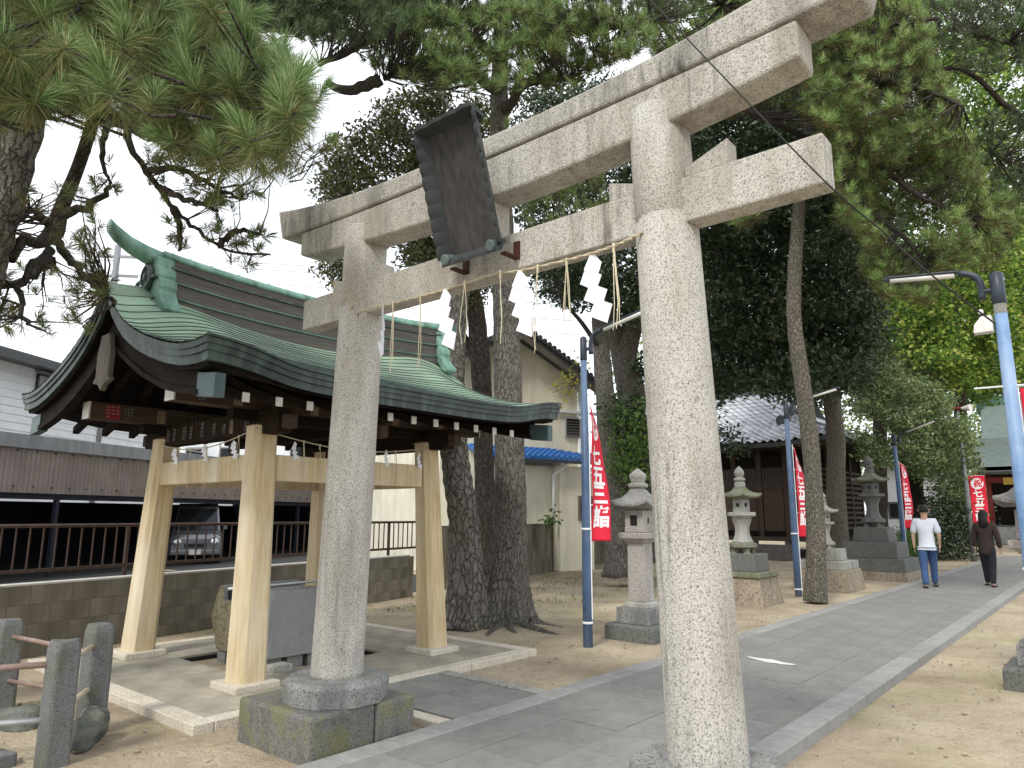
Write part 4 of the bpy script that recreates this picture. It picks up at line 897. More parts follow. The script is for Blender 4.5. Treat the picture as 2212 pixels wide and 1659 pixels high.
def person(x, y, yaw, H, label, top, bottom, bag=False, stride=.16, long_hair=False, coat=False):
    t = thing('person', label, 'person', (x, y, 0)); c, s_ = math.cos(yaw), math.sin(yaw); k = H / 1.72
    def W(a, f, z): return (x + (a * c - f * s_) * k, y + (a * s_ + f * c) * k, z * k)   # a: to the right, f: forward
    J = {'pel': (0, 0, .95, .135, .10), 'spine': (0, 0, 1.12, .125, .095), 'chest': (0, .0, 1.30, .155, .105), 'neck': (0, 0, 1.455, .055), 'head0': (0, .015, 1.53, .075, .085), 'head1': (0, .02, 1.62, .088, .10), 'head2': (0, .015, 1.68, .06, .07)}
    for nm, g in (('l', -1), ('r', 1)):
        J['sh' + nm] = (g * .175, 0, 1.385, .055); J['el' + nm] = (g * .235, -.02 * g, 1.12, .04); J['wr' + nm] = (g * .235, .05 + .05 * g, .89, .026); J['ha' + nm] = (g * .232, .065 + .05 * g, .82, .032, .018)
        J['hp' + nm] = (g * .085, 0, .88, .085); J['kn' + nm] = (g * .09, g * stride * .45 + .03, .49, .055); J['an' + nm] = (g * .09, g * stride, .09, .038); J['to' + nm] = (g * .10, g * stride + .15, .035, .035)
    E = [('pel', 'spine'), ('spine', 'chest'), ('chest', 'neck'), ('neck', 'head0'), ('head0', 'head1'), ('head1', 'head2')]
    for nm in 'lr': E += [('chest', 'sh' + nm), ('sh' + nm, 'el' + nm), ('el' + nm, 'wr' + nm), ('wr' + nm, 'ha' + nm), ('pel', 'hp' + nm), ('hp' + nm, 'kn' + nm), ('kn' + nm, 'an' + nm), ('an' + nm, 'to' + nm)]
    J['hem'] = (0, 0, .70 if coat else .86, .15, .12); J['waist'] = (0, 0, 1.03, .12, .09)
    E += [('pel', 'hem'), ('pel', 'waist')]
    def part(name, keys, mat, inflate, sub=1):
        ks_ = [q for q in J if q in keys]; js = []
        for q in ks_:
            v = J[q]; r_ = (v[3] + inflate) * k; r2_ = ((v[4] if len(v) > 4 else v[3]) + inflate) * k; js.append(W(*v[:3]) + ((r_ * .82, r2_ * .82) if name == 'body' and q in ('pel', 'spine', 'chest', 'shl', 'shr', 'hpl', 'hpr') else (r_, r2_)))
        es = [(ks_.index(a), ks_.index(b)) for a, b in E if a in ks_ and b in ks_]; return skin_mesh(name, js, es, mat, t, sub)
    part('body', set(J) - {'hem', 'waist'}, 'skin', 0)
    part('shirt' if not coat else 'coat', {'pel', 'spine', 'chest', 'neck', 'shl', 'shr', 'ell', 'elr', 'wrl', 'wrr', 'hem'} - (set() if coat else {'wrl', 'wrr', 'neck'}) - {'neck'}, top, .030)
    part('trousers', {'pel', 'waist', 'hpl', 'hpr', 'knl', 'knr', 'anl', 'anr'}, bottom, .024)
    for g in (-1, 1):
        for i in range(5):
            a0 = g * .232; f0 = .065 + .05 * g
            if i == 4: pts = [W(a0, f0 + .02, .85), W(a0 - g * .005, f0 + .045, .82), W(a0 - g * .01, f0 + .05, .79)]
            else: off = (i - 1.5) * .017; pts = [W(a0, f0 + off, .81), W(a0 - g * .006, f0 + off, .77), W(a0 - g * .018, f0 + off, .735 + .006 * abs(i - 1))]
            MB().tube(pts, [.0085 * k, .008 * k, .006 * k], 6).build('finger', 'skin', t, smooth=True)
        MB().loft([[W(g * .10 + a_ * w_, g * stride + f_, z_) for a_, f_ in ((-1, -.08), (-1, .10), (-.6, .19), (.6, .19), (1, .10), (1, -.08))] for w_, z_ in ((.048, .0), (.05, .03), (.04, .085))]).build('shoe', 'black', t, bevel=.008)
    # hair
    rings = []
    for i in range(8):
        ph = math.pi * (.02 + .60 * i / 7); rings.append([])
        for j in range(16):
            a = 2 * math.pi * j / 16; f_ = math.sin(a); cut = .75 if f_ > .3 else 1.0; q = min(ph, math.pi * .42) if f_ > .3 else ph
            rings[-1].append(W(math.cos(a) * math.sin(q) * .098, .012 + f_ * math.sin(q) * .112, 1.62 + math.cos(q) * .118))
    MB().loft(rings).build('hair', 'hair', t, smooth=True)
    if long_hair: MB().loft([[W(a_ * w_, -.07 - f_, z_) for a_, f_ in ((-1, 0), (-.6, .05), (.6, .05), (1, 0), (.5, -.03), (-.5, -.03))] for w_, z_ in ((.085, 1.62), (.10, 1.48), (.085, 1.34))]).build('hair_fall', 'hair', t, smooth=True)
    # face
    for g in (-1, 1):
        MB().lathe([(.012 * k, W(0, 0, 1.615)[2]), (.012 * k, W(0, 0, 1.627)[2])], *W(g * .032, .108, 1.62)[:2], 8).build('eye', 'black', t)
        MB().tube([W(g * .092, .01, 1.64), W(g * .100, .0, 1.62), W(g * .092, .01, 1.59)], .012 * k, 6).build('ear', 'skin', t, smooth=True)
    MB().tube([W(0, .108, 1.63), W(0, .130, 1.592), W(0, .108, 1.585)], [.008 * k, .014 * k, .01 * k], 6).build('nose', 'skin', t, smooth=True)
    MB().tube([W(-.02, .105, 1.562), W(0, .110, 1.56), W(.02, .105, 1.562)], .005 * k, 5).build('mouth', 'vermilion', t)
    if bag: MB().box(*sorted((W(.30, 0, 0)[0] - .06, W(.30, 0, 0)[0] + .06)), *sorted((W(.3, -.1, 0)[1] - .1, W(.3, -.1, 0)[1] + .12)), .55, .82).build('bag', 'coat_brown', t, bevel=.02)
    return t
person(-3.28, 17.45, R(12), 1.74, 'person in a white shirt and blue jeans walking up the path', 'shirt_white', 'jeans', stride=.24)
person(-2.36, 18.6, R(-5), 1.64, 'person in a dark brown coat and black trousers on the right of the path', 'coat_brown', 'trouser_black', coat=True, long_hair=True, stride=-.19)

# ================================================================ cars
def car(x, y, yaw, mat, label, tall=1.75, wd_=1.48):
    t = thing('parked_car', label, 'car', (x, y, 0), 'cars parked under the shed'); c, s_ = math.cos(yaw), math.sin(yaw); hw_ = wd_ / 2
    def W(a, f, z): return (x + a * c - f * s_, y + a * s_ + f * c, z)    # f forward
    def sec(f, prof): return [W(a, f, z) for a, z in prof] + [W(-a, f, z) for a, z in prof[::-1]]
    body = [(1.70, [(hw_ * .86, .28), (hw_ * .90, .45), (hw_ * .86, .70), (hw_ * .6, .78)]), (1.60, [(hw_ * .97, .25), (hw_, .5), (hw_ * .95, .80), (hw_ * .7, .90)]), (1.1, [(hw_, .22), (hw_, .55), (hw_ * .97, .93), (hw_ * .8, 1.0)]),
            (.0, [(hw_, .22), (hw_, .6), (hw_, .95), (hw_ * .95, 1.02)]), (-1.5, [(hw_, .22), (hw_, .6), (hw_, .95), (hw_ * .95, 1.02)]), (-1.7, [(hw_ * .95, .28), (hw_ * .97, .6), (hw_ * .95, .9), (hw_ * .9, 1.0)])]
    MB().loft([sec(f, p) for f, p in body]).build('body', mat, t, bevel=.03)
    cab = [(1.05, [(hw_ * .92, .98), (hw_ * .9, 1.0)]), (.55, [(hw_ * .93, .98), (hw_ * .80, tall - .12)]), (.25, [(hw_ * .94, .98), (hw_ * .78, tall)]), (-1.45, [(hw_ * .94, .98), (hw_ * .78, tall)]), (-1.65, [(hw_ * .93, .98), (hw_ * .78, tall - .15)])]
    cb = MB().loft([sec(f, p) for f, p in cab]).build('cabin', mat, t, bevel=.03)
    MB().add([W(-hw_ * .84, 1.075, 1.03), W(hw_ * .84, 1.075, 1.03), W(hw_ * .72, .62, tall - .16), W(-hw_ * .72, .62, tall - .16)], [(0, 1, 2, 3)]).build('windscreen', 'glass_dark', t)
    for g in (-1, 1):
        MB().add([W(g * hw_ * .935, .6, 1.05), W(g * hw_ * .935, -1.4, 1.05), W(g * hw_ * .82, -1.3, tall - .14), W(g * hw_ * .82, .45, tall - .14)], [(0, 1, 2, 3)]).build('side_window', 'glass_dark', t)
        h = MB().loft([[W(g * hw_ * .70 + math.cos(a) * .15 * r_, 1.66 + d_, .66 + math.sin(a) * .11 * r_) for a in [2 * math.pi * i / 14 for i in range(14)]] for r_, d_ in ((1, 0), (.95, .04), (.6, .06))]).build('headlight', 'chrome', t, smooth=True)
        MB().loft([[W(g * hw_ * .70 + math.cos(a) * .06 * r_, 1.70 + d_, .66 + math.sin(a) * .06 * r_) for a in [2 * math.pi * i / 12 for i in range(12)]] for r_, d_ in ((1, 0), (.8, .035))]).build('headlight_lens', 'tie', h)
        MB().obox(W(g * (hw_ + .07), .75, 1.08), (c, s_, 0), (-s_, c, 0), (0, 0, 1), .14, .08, .12).build('mirror', mat, t, bevel=.02)
        for f_ in (1.1, -1.15):
            wv_ = MB(); 
            for a0, a1, r_ in ((.0, .16, .28),): wv_.loft([[W(g * (hw_ - .17 + d_), f_ + math.cos(b) * q, .28 + math.sin(b) * q) for b in [2 * math.pi * i / 20 for i in range(20)]] for d_, q in ((0, .26), (.02, .28), (.15, .28), (.175, .25))])
            w_ = wv_.build('wheel', 'rubber', t, smooth=False)
            MB().loft([[W(g * (hw_ + .008 + d_), f_ + math.cos(b) * q, .28 + math.sin(b) * q) for b in [2 * math.pi * i / 16 for i in range(16)]] for d_, q in ((0, .18), (.006, .06))]).build('rim', 'chrome', w_)
    MB().add([W(-hw_ * .42, 1.705, .50), W(hw_ * .42, 1.705, .50), W(hw_ * .42, 1.70, .62), W(-hw_ * .42, 1.70, .62)], [(0, 1, 2, 3)]).build('grille', 'black', t)
    MB().obox(W(0, 1.70, .36), (c, s_, 0), (-s_, c, 0), (0, 0, 1), wd_ * .93, .12, .15).build('bumper', mat, t, bevel=.03)
    MB().obox(W(0, 1.768, .37), (c, s_, 0), (-s_, c, 0), (0, 0, 1), .33, .01, .15).build('number_plate', 'white_paint', t)
    return t
car(-23.3, 11.5, R(-116.5), 'car_silver', 'silver van parked nose out under the shed, seen between the pavilion posts', 1.85, 1.5)
car(-22.8, 20.3, R(-120), 'car_black', 'dark car parked under the shed, seen left of the right pavilion post')
# ================================================================ parking shed with corrugated fascia
fa = Vector((-17.7, 1.7, 0)); fb = Vector((-26.3, 20.1, 0)); fdir = (fb - fa).normalized(); fn_ = Vector((-fdir.y, fdir.x, 0)); FL = (fb - fa).length   # fn_ points away
if fn_.x > 0: fn_ = -fn_
shed = thing('parking_shed', 'long low parking shed with a brown corrugated fascia behind the railing', 'shed', (fa.x, fa.y, 0))
nsh = 11
for k in range(nsh):
    rings = []; L0 = FL / nsh; M_ = 40
    for j in range(M_ + 1):
        s = k * L0 + L0 * j / M_; p = fa + fdir * s + fn_ * (.018 * math.sin(s * 2 * math.pi / .13) - .002 * (k % 2)); rings.append([(p.x, p.y, 1.98), (p.x, p.y, 3.02), (p.x + fn_.x * .004, p.y + fn_.y * .004, 3.02), (p.x + fn_.x * .004, p.y + fn_.y * .004, 1.98)])
    MB().loft(rings).build('corrugated_sheet', 'corrugated', shed)
for k in range(7): MB().obox(fa + fdir * (FL / 7 * (k + .5)) + Vector((0, 0, 3.16)) - fn_ * .03, fdir, fn_, (0, 0, 1), FL / 7 - .01, .14, .33).build('flashing', 'zinc', shed, bevel=.01)
for z in (2.12, 2.95):
    for k in range(40):
        p = fa + fdir * (.3 + k * .5) - fn_ * .022; MB().obox(p + Vector((0, 0, z)), fdir, fn_, (0, 0, 1), .035, .02, .035).build('bolt', 'black', shed)
MB().obox((fa + fb) / 2 + fn_ * 3.2 + Vector((0, 0, 3.05)), fdir, fn_, (0, 0, 1), FL, 6.2, .06).build('roof', 'zinc', shed)
MB().obox((fa + fb) / 2 + fn_ * 6.3 + Vector((0, 0, .95)), fdir, fn_, (0, 0, 1), FL, .08, 1.9).build('back_wall', 'navy_dark', shed); MB().obox((fa + fb) / 2 + fn_ * 6.25 + Vector((0, 0, 2.55)), fdir, fn_, (0, 0, 1), FL, .08, .95).build('back_panel', 'navy_dark', shed)
MB().obox(fa + fn_ * 3.2 + Vector((0, 0, 1.5)), fdir, fn_, (0, 0, 1), .08, 6.2, 3.0).build('end_wall', 'navy_dark', shed); MB().obox(fb + fn_ * 3.2 + Vector((0, 0, 1.5)), fdir, fn_, (0, 0, 1), .08, 6.2, 3.0).build('end_wall', 'navy_dark', shed)
MB().obox((fa + fb) / 2 + fn_ * .12 + Vector((0, 0, 1.92)), fdir, fn_, (0, 0, 1), FL, .10, .16).build('eaves_beam', 'navy_dark', shed)
for k in range(6): MB().obox(fa + fdir * (1.5 + k * 3.6) + fn_ * .12 + Vector((0, 0, .95)), fdir, fn_, (0, 0, 1), .10, .10, 1.9).build('post', 'navy_dark', shed)
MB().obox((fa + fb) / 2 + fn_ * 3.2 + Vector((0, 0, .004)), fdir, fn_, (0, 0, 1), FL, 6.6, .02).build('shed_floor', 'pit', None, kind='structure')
# yard between wall and shed
MB().add([(-9.2, 0, .0), (-11.2, 11, .0), (-26.6, 20.5, .0), (-17.0, 0, .0)], [(0, 1, 2, 3)]).build('parking_yard', 'asphalt', None, kind='structure')
E1 = Vector((fb.x, fb.y, 0))

# pale building behind the shed
def vis_wall(name, par, px0, px1, d0, d1, z0, z1, mat, th=.3):
    a = at(px0, 1113, d0); b = at(px1, 1113, d1); a.z = b.z = 0; d = (b - a).normalized(); n = Vector((-d.y, d.x, 0))
    if n.dot(a) < 0: n = -n
    MB().obox((a + b) / 2 + n * th / 2 + Vector((0, 0, (z0 + z1) / 2)), d, n, (0, 0, 1), (b - a).length, th, z1 - z0).build(name, mat, par); return a, d, n
wb = thing('white_building', 'white-sided building with a dark roof edge above the parking shed at far left', 'building', tuple(at(40, 1113, 30).xy) + (0,))
a, d, n = vis_wall('wall', wb, -100, 345, 26.7, 39.5, 0, 7.6, 'wall_white', 6)
for k in range(22): MB().obox(a + d * 9 - n * .02 + Vector((0, 0, .4 + k * .32)), d, n, (0, 0, 1), 18, .03, .025).build('siding_strip', 'wall_white', wb)
p = at(-100, 1113, 26.7); q_ = at(345, 1113, 39.5); p.z = q_.z = 7.7
MB().obox((p + q_) / 2 + n * 2.6, d, n, (0, 0, 1), (q_ - p).length + .8, 7.2, .30).build('roof', 'tile_dark', wb, bevel=.03); MB().obox((p + q_) / 2 - n * 1.1 - Vector((0, 0, .2)), d, n, (0, 0, 1), (q_ - p).length + .8, .14, .12).build('gutter', 'car_black', wb)
rw = at(78, 1113, 10); rw.z = 0; tt = (a.x * (-d.y) + a.y * d.x) / (rw.x * (-d.y) + rw.y * d.x); wp = rw * tt; wz = 1.5 + 272 / 1537.3 * tt * 10
wf = MB().obox(Vector((wp.x, wp.y, wz)) - n * .05, d, n, (0, 0, 1), 1.9, .12, .9).build('window', 'glass_dark', wb); MB().obox(Vector((wp.x, wp.y, wz)) - n * .12, d, n, (0, 0, 1), 1.75, .02, .76).build('pane', 'wall_grey', wf); MB().obox(Vector((wp.x, wp.y, wz + .52)) - n * .15, d, n, (0, 0, 1), 2.1, .3, .06).build('sill', 'zinc', wf)
gb = thing('grey_building', 'grey shuttered building glimpsed between the gate pillar and right pavilion post', 'building', tuple(at(850, 1113, 32).xy) + (0,))
a, d, n = vis_wall('wall', gb, 560, 1010, 36, 33, 0, 3.9, 'wall_grey', 4)
for k in range(14): MB().obox(a + d * (3.0 + .42 * k + 2.2) - n * .03 + Vector((0, 0, 1.5)), d, n, (0, 0, 1), .39, .05, 2.0).build('shutter_slat', 'white_paint' if k % 5 == 0 else 'wall_grey', gb)
MB().obox(a + d * 6 - n * .08 + Vector((0, 0, 2.05)), d, n, (0, 0, 1), 8, .06, .08).build('shutter_rail', 'black', gb); MB().obox(a + d * 5 + n * 1 + Vector((0, 0, 4.0)), d, n, (0, 0, 1), 11, 6.5, .22).build('roof', 'zinc', gb)
wt = thing('white_house', 'bright white house front seen under the pavilion roof between the posts', 'building', tuple(at(700, 1113, 42).xy) + (0,))
a, d, n = vis_wall('wall', wt, 340, 900, 44, 41, 0, 6.1, 'wall_white', 5)
for k in range(6):
    f = MB().obox(a + d * (2.2 + 2.3 * k) - n * .03 + Vector((0, 0, 4.9)), d, n, (0, 0, 1), 1.3, .08, 1.3).build('window', 'wall_grey', wt); MB().obox(a + d * (2.2 + 2.3 * k) - n * .08 + Vector((0, 0, 4.9)), d, n, (0, 0, 1), 1.1, .03, 1.1).build('pane', 'glass_dark', f)

# ================================================================ cream house with blue tiles
ho = thing('cream_house', 'two-storey cream house with blue roof tiles behind the concrete wall', 'house', (-14, 17, 0))
ha = at(990, 1113, 19.2); hb = at(1251, 1113, 21.2); ha.z = hb.z = 0; hd = (hb - ha).normalized(); hn = Vector((-hd.y, hd.x, 0))
if hn.dot(ha) < 0: hn = -hn
HLn = (hb - ha).length
def H_(s, o_, z): return ha + hd * s + hn * o_ + Vector((0, 0, z))
def hpx(px):  # distance along the facade seen at sheet coordinate px
    r_ = at(px, 1113, 10); r_.z = 0; # intersect
    det = r_.x * (-hd.y) + r_.y * hd.x; t = (ha.x * (-hd.y) + ha.y * hd.x) / det; return (r_ * t - ha).dot(hd)
def zat(px, py, s): 
    p = H_(s, 0, 0); dd_ = p.dot(_fh); return at(px, py, dd_).z
sA = hpx(1108); zA = zat(1108, 728, sA); s1 = hpx(1228); z1_ = zat(1228, 812, s1); slope = (zA - z1_) / (s1 - sA); zE = zA - slope * (HLn - sA); s0e = 2 * sA - HLn; zE0 = zE
zl = zat(1130, 1000, hpx(1130))
gab = [(HLn, 0), (HLn, zE), (sA, zA), (s0e, zE), (s0e, 0)]
MB().loft([[H_(s, o_, z) for s, z in gab] for o_ in (0, 6)]).build('wall', 'wall_cream', ho)
for g, (sa, sb) in ((1, (sA, HLn + .35)), (-1, (sA, s0e - .35))):
    zb_ = zA - slope * abs(sb - sA); rf = MB().loft([[H_(sa, o_, zA + .02), H_(sb, o_, zb_ + .02), H_(sb, o_, zb_ + .20), H_(sa, o_, zA + .20)] for o_ in (-.5, 6.4)]).build('roof_slope', 'tile_dark', ho)
    mb = MB(); n_ = 16
    for k in range(n_):
        s = sa + (sb - sa) * (k + .5) / n_; z = zA - slope * abs(s - sA) + .23; mb.tube([H_(s, -.56, z), H_(s, -.1, z + .0)], .085, 8); 
        if k % 1 == 0: mb.tube([H_(s, -.1, z), H_(s, 6.4, z)], .05, 6)
    mb.build('verge_tiles', 'tile_dark', ho, kind='stuff')
    MB().loft([[H_(sa, o_, zA - .16), H_(sb, o_, zb_ - .16), H_(sb, o_, zb_ + .018), H_(sa, o_, zA + .018)] for o_ in (-.50, -.44)]).build('barge_board', 'grey_wood', ho)
# lower lean-to with blue tiles
zt2 = zat(1150, 972, hpx(1150)); sL0, sL1, sL2 = hpx(1010), hpx(1185), HLn + .5
P_ = [H_(sL0, -.02, zt2), H_(sL1, -.02, zt2), H_(sL2, -1.0, zl + .06), H_(sL0, -1.0, zl + .06)]
MB().add(P_ + [p - Vector((0, 0, .08)) for p in P_], [(0, 1, 2, 3), (7, 6, 5, 4), (0, 4, 5, 1), (1, 5, 6, 2), (2, 6, 7, 3), (3, 7, 4, 0)]).build('lean_to_roof', 'tile_blue', ho)
mb = MB(); k = 0; s = sL0
while s < sL2:
    t_ = min(1, max(0, (s - sL1) / (sL2 - sL1))); top = H_(s, -.02 - .98 * t_, zt2 + (zl + .06 - zt2) * t_ + .02)
    for j in range(5):
        a_ = top.lerp(H_(s, -1.0, zl + .08), j / 5); b_ = top.lerp(H_(s, -1.0, zl + .08), (j + 1) / 5)
        if (a_ - b_).length > .03: mb.tube([a_ + Vector((0, 0, .0)), b_ + Vector((0, 0, .03))], [.07, .085], 6)
    s += .19
mb.build('blue_tiles', 'tile_blue', ho, kind='stuff')
MB().obox((H_(sL0, -1.02, zl) + H_(sL2, -1.02, zl)) / 2, hd, hn, (0, 0, 1), sL2 - sL0, .08, .09).build('gutter', 'pole_dark', ho)
MB().obox(H_((hpx(1180) + HLn) / 2, -.35, (zl - .1) / 2), hd, hn, (0, 0, 1), HLn - hpx(1180), .7, zl - .1).build('porch_wall', 'wall_cream', ho); MB().obox(H_(hpx(1100), -.2, (zl - .1) / 2), hd, hn, (0, 0, 1), 3.2, .4, zl - .1).build('porch_wall', 'wall_cream', ho)
def hwin(px0, px1, py0, py1, o_, bars):
    s_a, s_b = hpx(px0), hpx(px1); z_a, z_b = zat(px0, py1, s_a), zat(px0, py0, s_a); c = H_((s_a + s_b) / 2, o_, (z_a + z_b) / 2)
    f = MB().obox(c, hd, hn, (0, 0, 1), s_b - s_a, .08, z_b - z_a).build('window', 'grey_wood' if bars else 'wall_grey', ho); MB().obox(c - hn * .045, hd, hn, (0, 0, 1), s_b - s_a - .1, .02, z_b - z_a - .1).build('pane', 'glass_dark', f)
    mb = MB()
    if bars:
        for k in range(12): mb.tube([H_(s_a + (s_b - s_a) * k / 12, o_ - .08, z_a), H_(s_a + (s_b - s_a) * (k + 3) / 12, o_ - .08, z_b)], .008, 4); mb.tube([H_(s_a + (s_b - s_a) * (k + 3) / 12, o_ - .09, z_a), H_(s_a + (s_b - s_a) * k / 12, o_ - .09, z_b)], .008, 4)
        mb.build('lattice', 'chrome', f)
    else:
        for k in range(7): mb.obox(c + Vector((0, 0, (k - 3) * (z_b - z_a) / 7.5)) - hn * .07, hd, hn, (0, 0, 1), s_b - s_a, .03, .02)
        mb.build('louvre', 'grey_wood', f)
hwin(1221, 1262, 900, 945, -.02, False); hwin(1218, 1262, 1072, 1124, -.72, True)
MB().tube([H_(hpx(1185), -1.0, zl - .05), H_(hpx(1165), -.75, zl - .35), H_(hpx(1165), -.75, 1.2)], .045, 8).build('downpipe', 'wall_white', ho, smooth=True)
MB().tube([H_(HLn + .04, -.04, 0), H_(HLn + .04, -.04, zE)], .05, 8).build('corner_pipe', 'wall_white', ho, smooth=True); MB().obox(H_((sA + HLn) / 2 + .8, -.06, zat(1240, 892, HLn)), hd, hn, (0, 0, 1), 3.2, .1, .08).build('string_course', 'wall_white', ho)
bp = at(1068, 1113, 15.3); nb = thing('notice_board', 'small roofed notice board with white paper seen in the fork of the twin trunks', 'notice board', (bp.x, bp.y, 0))
MB().obox((bp.x, bp.y, 1.05), hd, hn, (0, 0, 1), .8, .08, 1.1).build('board', 'white_paint', nb); MB().obox((bp.x, bp.y, 1.62), hd, hn, (0, 0, 1), .85, .14, .12).build('wooden_header', 'card', nb); MB().obox((bp.x, bp.y, 1.80), hd, hn, (0, 0, 1), 1.0, .4, .22).build('roof', 'zinc', nb)
for g in (-1, 1): MB().obox(Vector((bp.x, bp.y, .8)) + hd * .42 * g, hd, hn, (0, 0, 1), .08, .08, 1.7).build('post', 'brown_wood', nb)

# ================================================================ tiled shrine hall
hl = thing('tiled_hall', 'dark wooden shrine hall with a silver tiled roof behind the lanterns', 'hall', (-11, 30, 0))
X0, X1, YF, YB = -16.5, -8.5, 27.0, 33.2; EO = 1.35; ZE_, ZR = 4.15, 7.3
MB().box(X0, X1, YF, YB, .75, 4.0).build('wall', 'dark_wood', hl); MB().box(X0 - .5, X1 + .8, YF - .9, YB + .5, .62, .75).build('veranda', 'brown_wood', hl)
for i in range(9): MB().box(X0 + i * (X1 - X0) / 8 - .09, X0 + i * (X1 - X0) / 8 + .09, YF - .08, YF + .0, .75, 4.05).build('column', 'brown_wood', hl)
for i in range(5): MB().box(X1 - .0, X1 + .08, YF + i * 1.5 - .09, YF + i * 1.5 + .09, .75, 4.05).build('column', 'brown_wood', hl)
for i in range(8):
    x = X0 + i * (X1 - X0) / 8 + .12; MB().box(x, x + (X1 - X0) / 8 - .24, YF - .045, YF - .002, .95, 2.5).build('shutter_door', 'brown_wood', hl); g = MB()
    for k in range(14): g.box(x + k * .056, x + k * .056 + .02, YF - .05, YF - .03, 2.62, 3.3)
    g.build('lattice_screen', 'grey_wood', hl)
MB().box(X0, X1, YF - .10, YF - .05, 2.5, 2.62).build('rail_beam', 'brown_wood', hl)
for k in range(12): MB().box(X1 + .0, X1 + .06, YF + .15, YB - .2, 1.0 + k * .2, 1.1 + k * .2).build('side_board', 'brown_wood', hl)
for i in range(8): MB().box(X0 + i * 1.2 - .09, X0 + i * 1.2 + .09, YF - .85, YF - .67, 0, .62).build('veranda_post', 'grey_wood', hl)
for k in range(3): MB().box(X1 - 3.0, X1 - .6, YF - 1.1 - .3 * k, YF - .8 - .3 * k, 0, .5 - .16 * k).build('step', 'grey_wood', hl)
MB().box(X0 - .6, X1 + .9, YF - 1.0, YB + .6, -.1, .06).build('stone_footing', 'stone_brown', hl)
exf, exs = YF - EO, X1 + EO; yr = (YF + YB) / 2; EB = YB + EO; xg = X1 - .9; EL = X0 - EO
def hz(d_): t = d_ / (yr - exf); return ZE_ + (ZR - ZE_) * (t ** 1.22)
def curl(x, y): return .22 * max(0, 1 - math.hypot(x - exs, y - exf) / 2.6) ** 2
def roofpt(x, y):
    d1 = y - exf; d2 = exs - x
    d_ = min(d1, max(d2, 0)) if x > xg else d1
    if x <= xg: d_ = d1
    else: d_ = min(d1, d2 + 0)
    return hz(max(0, d_)) + curl(x, y)
# under-roof sheets
fr = []
mb = MB()
nx, ny = 46, 16
front = [[(x, y, roofpt(x, y) - .05) for x in [EL + (exs - EL) * i / nx for i in range(nx + 1)]] for y in [exf + (yr - exf) * j / ny for j in range(ny + 1)]]
v = [p for r_ in front for p in r_]; W_ = nx + 1
mb.add(v, [(j * W_ + i, j * W_ + i + 1, (j + 1) * W_ + i + 1, (j + 1) * W_ + i) for j in range(ny) for i in range(nx)])
back = [[(x, 2 * yr - y, z) for x, y, z in r_] for r_ in front]; mb.add([p for r_ in back for p in r_], [((j + 1) * W_ + i, (j + 1) * W_ + i + 1, j * W_ + i + 1, j * W_ + i) for j in range(ny) for i in range(nx)])
o = mb.build('roof', 'tile_dark', hl); sm = o.modifiers.new('t', 'SOLIDIFY'); sm.thickness = .14; sm.offset = -1
# gable wall above the hip on the right
gy0 = yr - 1.9
MB().loft([[(x, yr - 2.1, hz(1.25)), (x, yr + 2.1, hz(1.25)), (x, yr, ZR - .1)] for x in (xg - .05, xg + .02)]).build('gable_wall', 'dark_wood', hl)
TS = .285
tile = MB()
rg = []
for j, yy in enumerate((0, .29)):
    row = []
    for i in range(9):
        u = i / 8; row.append(((u - .5) * TS * 1.04, yy, .045 * math.sin(u * 2 * math.pi) * 1.0 + (.035 if j == 0 else 0)))
    rg.append(row + [(x, y, z - .022) for x, y, z in row[::-1]])
tile.loft(rg); tme = bpy.data.meshes.new('pantile'); tme.from_pydata(tile.v, [], tile.f); tme.materials.append(m_['tile_silver'])
rr = random.Random(9); cand = []
for i in range(int((exs - EL) / TS)):
    for j in range(14):
        x = exs - .1 - (i + .5) * TS; d_ = .0 + j * .245
        y = exf + d_ * 1.0
        if y > yr - .1: continue
        if x > xg and (exs - x) < d_ + .05: continue
        z0 = roofpt(x, y); z1 = roofpt(x, y + .25); cand.append((x, y, z0, math.atan2(z1 - z0, .25)))
cand.sort(key=lambda c: math.hypot(c[0] + 8.5, c[1] - 27)); 
for x, y, z, a in cand[:300]: place(tme, 'pantile', hl, (x, y - .03, z + .02 + rr.uniform(-.004, .004)), (a, 0, 0))
mb = MB()
from mathutils import Matrix as _M
def join_tile(mb, x, y, z, a, yaw=0):
    M4 = _M.Translation((x, y, z)) @ _M.Rotation(yaw, 4, 'Z') @ _M.Rotation(a, 4, 'X'); mb.add([tuple(M4 @ Vector(p)) for p in tile.v], tile.f)
for x, y, z, a in cand[300:]: join_tile(mb, x, y - .03, z + .02, a)
for i in range(int((EB - exf) / TS)):
    for j in range(9):
        y = exf + .1 + (i + .5) * TS; d_ = j * .245; x = exs - d_; dy = min(y - exf, EB - y)
        if dy < d_ or x < xg: continue
        z0 = hz(d_) + curl(x, y); z1 = hz(d_ + .25) + curl(x - .25, y); join_tile(mb, x + .03, y, z0 + .02, math.atan2(z1 - z0, .25), math.pi / 2)
mb.build('pantile_field', 'tile_silver', hl, kind='stuff')
def ridge(pts, r_, name):
    pts = smooth_path(pts, 5); MB().tube(pts, r_, 8).build(name, 'tile_dark', hl); MB().tube([Vector(p) + Vector((0, 0, r_ * .9)) for p in pts], r_ * .55, 8).build('ridge_cap_tile', 'tile_silver', hl, smooth=True)
ridge([(xg + .1, exf + 1.9 + .0, hz(exs - xg) + .12), (exs - .9, exf + .9, hz(.9) + .18), (exs + .02, exf - .02, ZE_ + .32)], .12, 'hip_ridge')
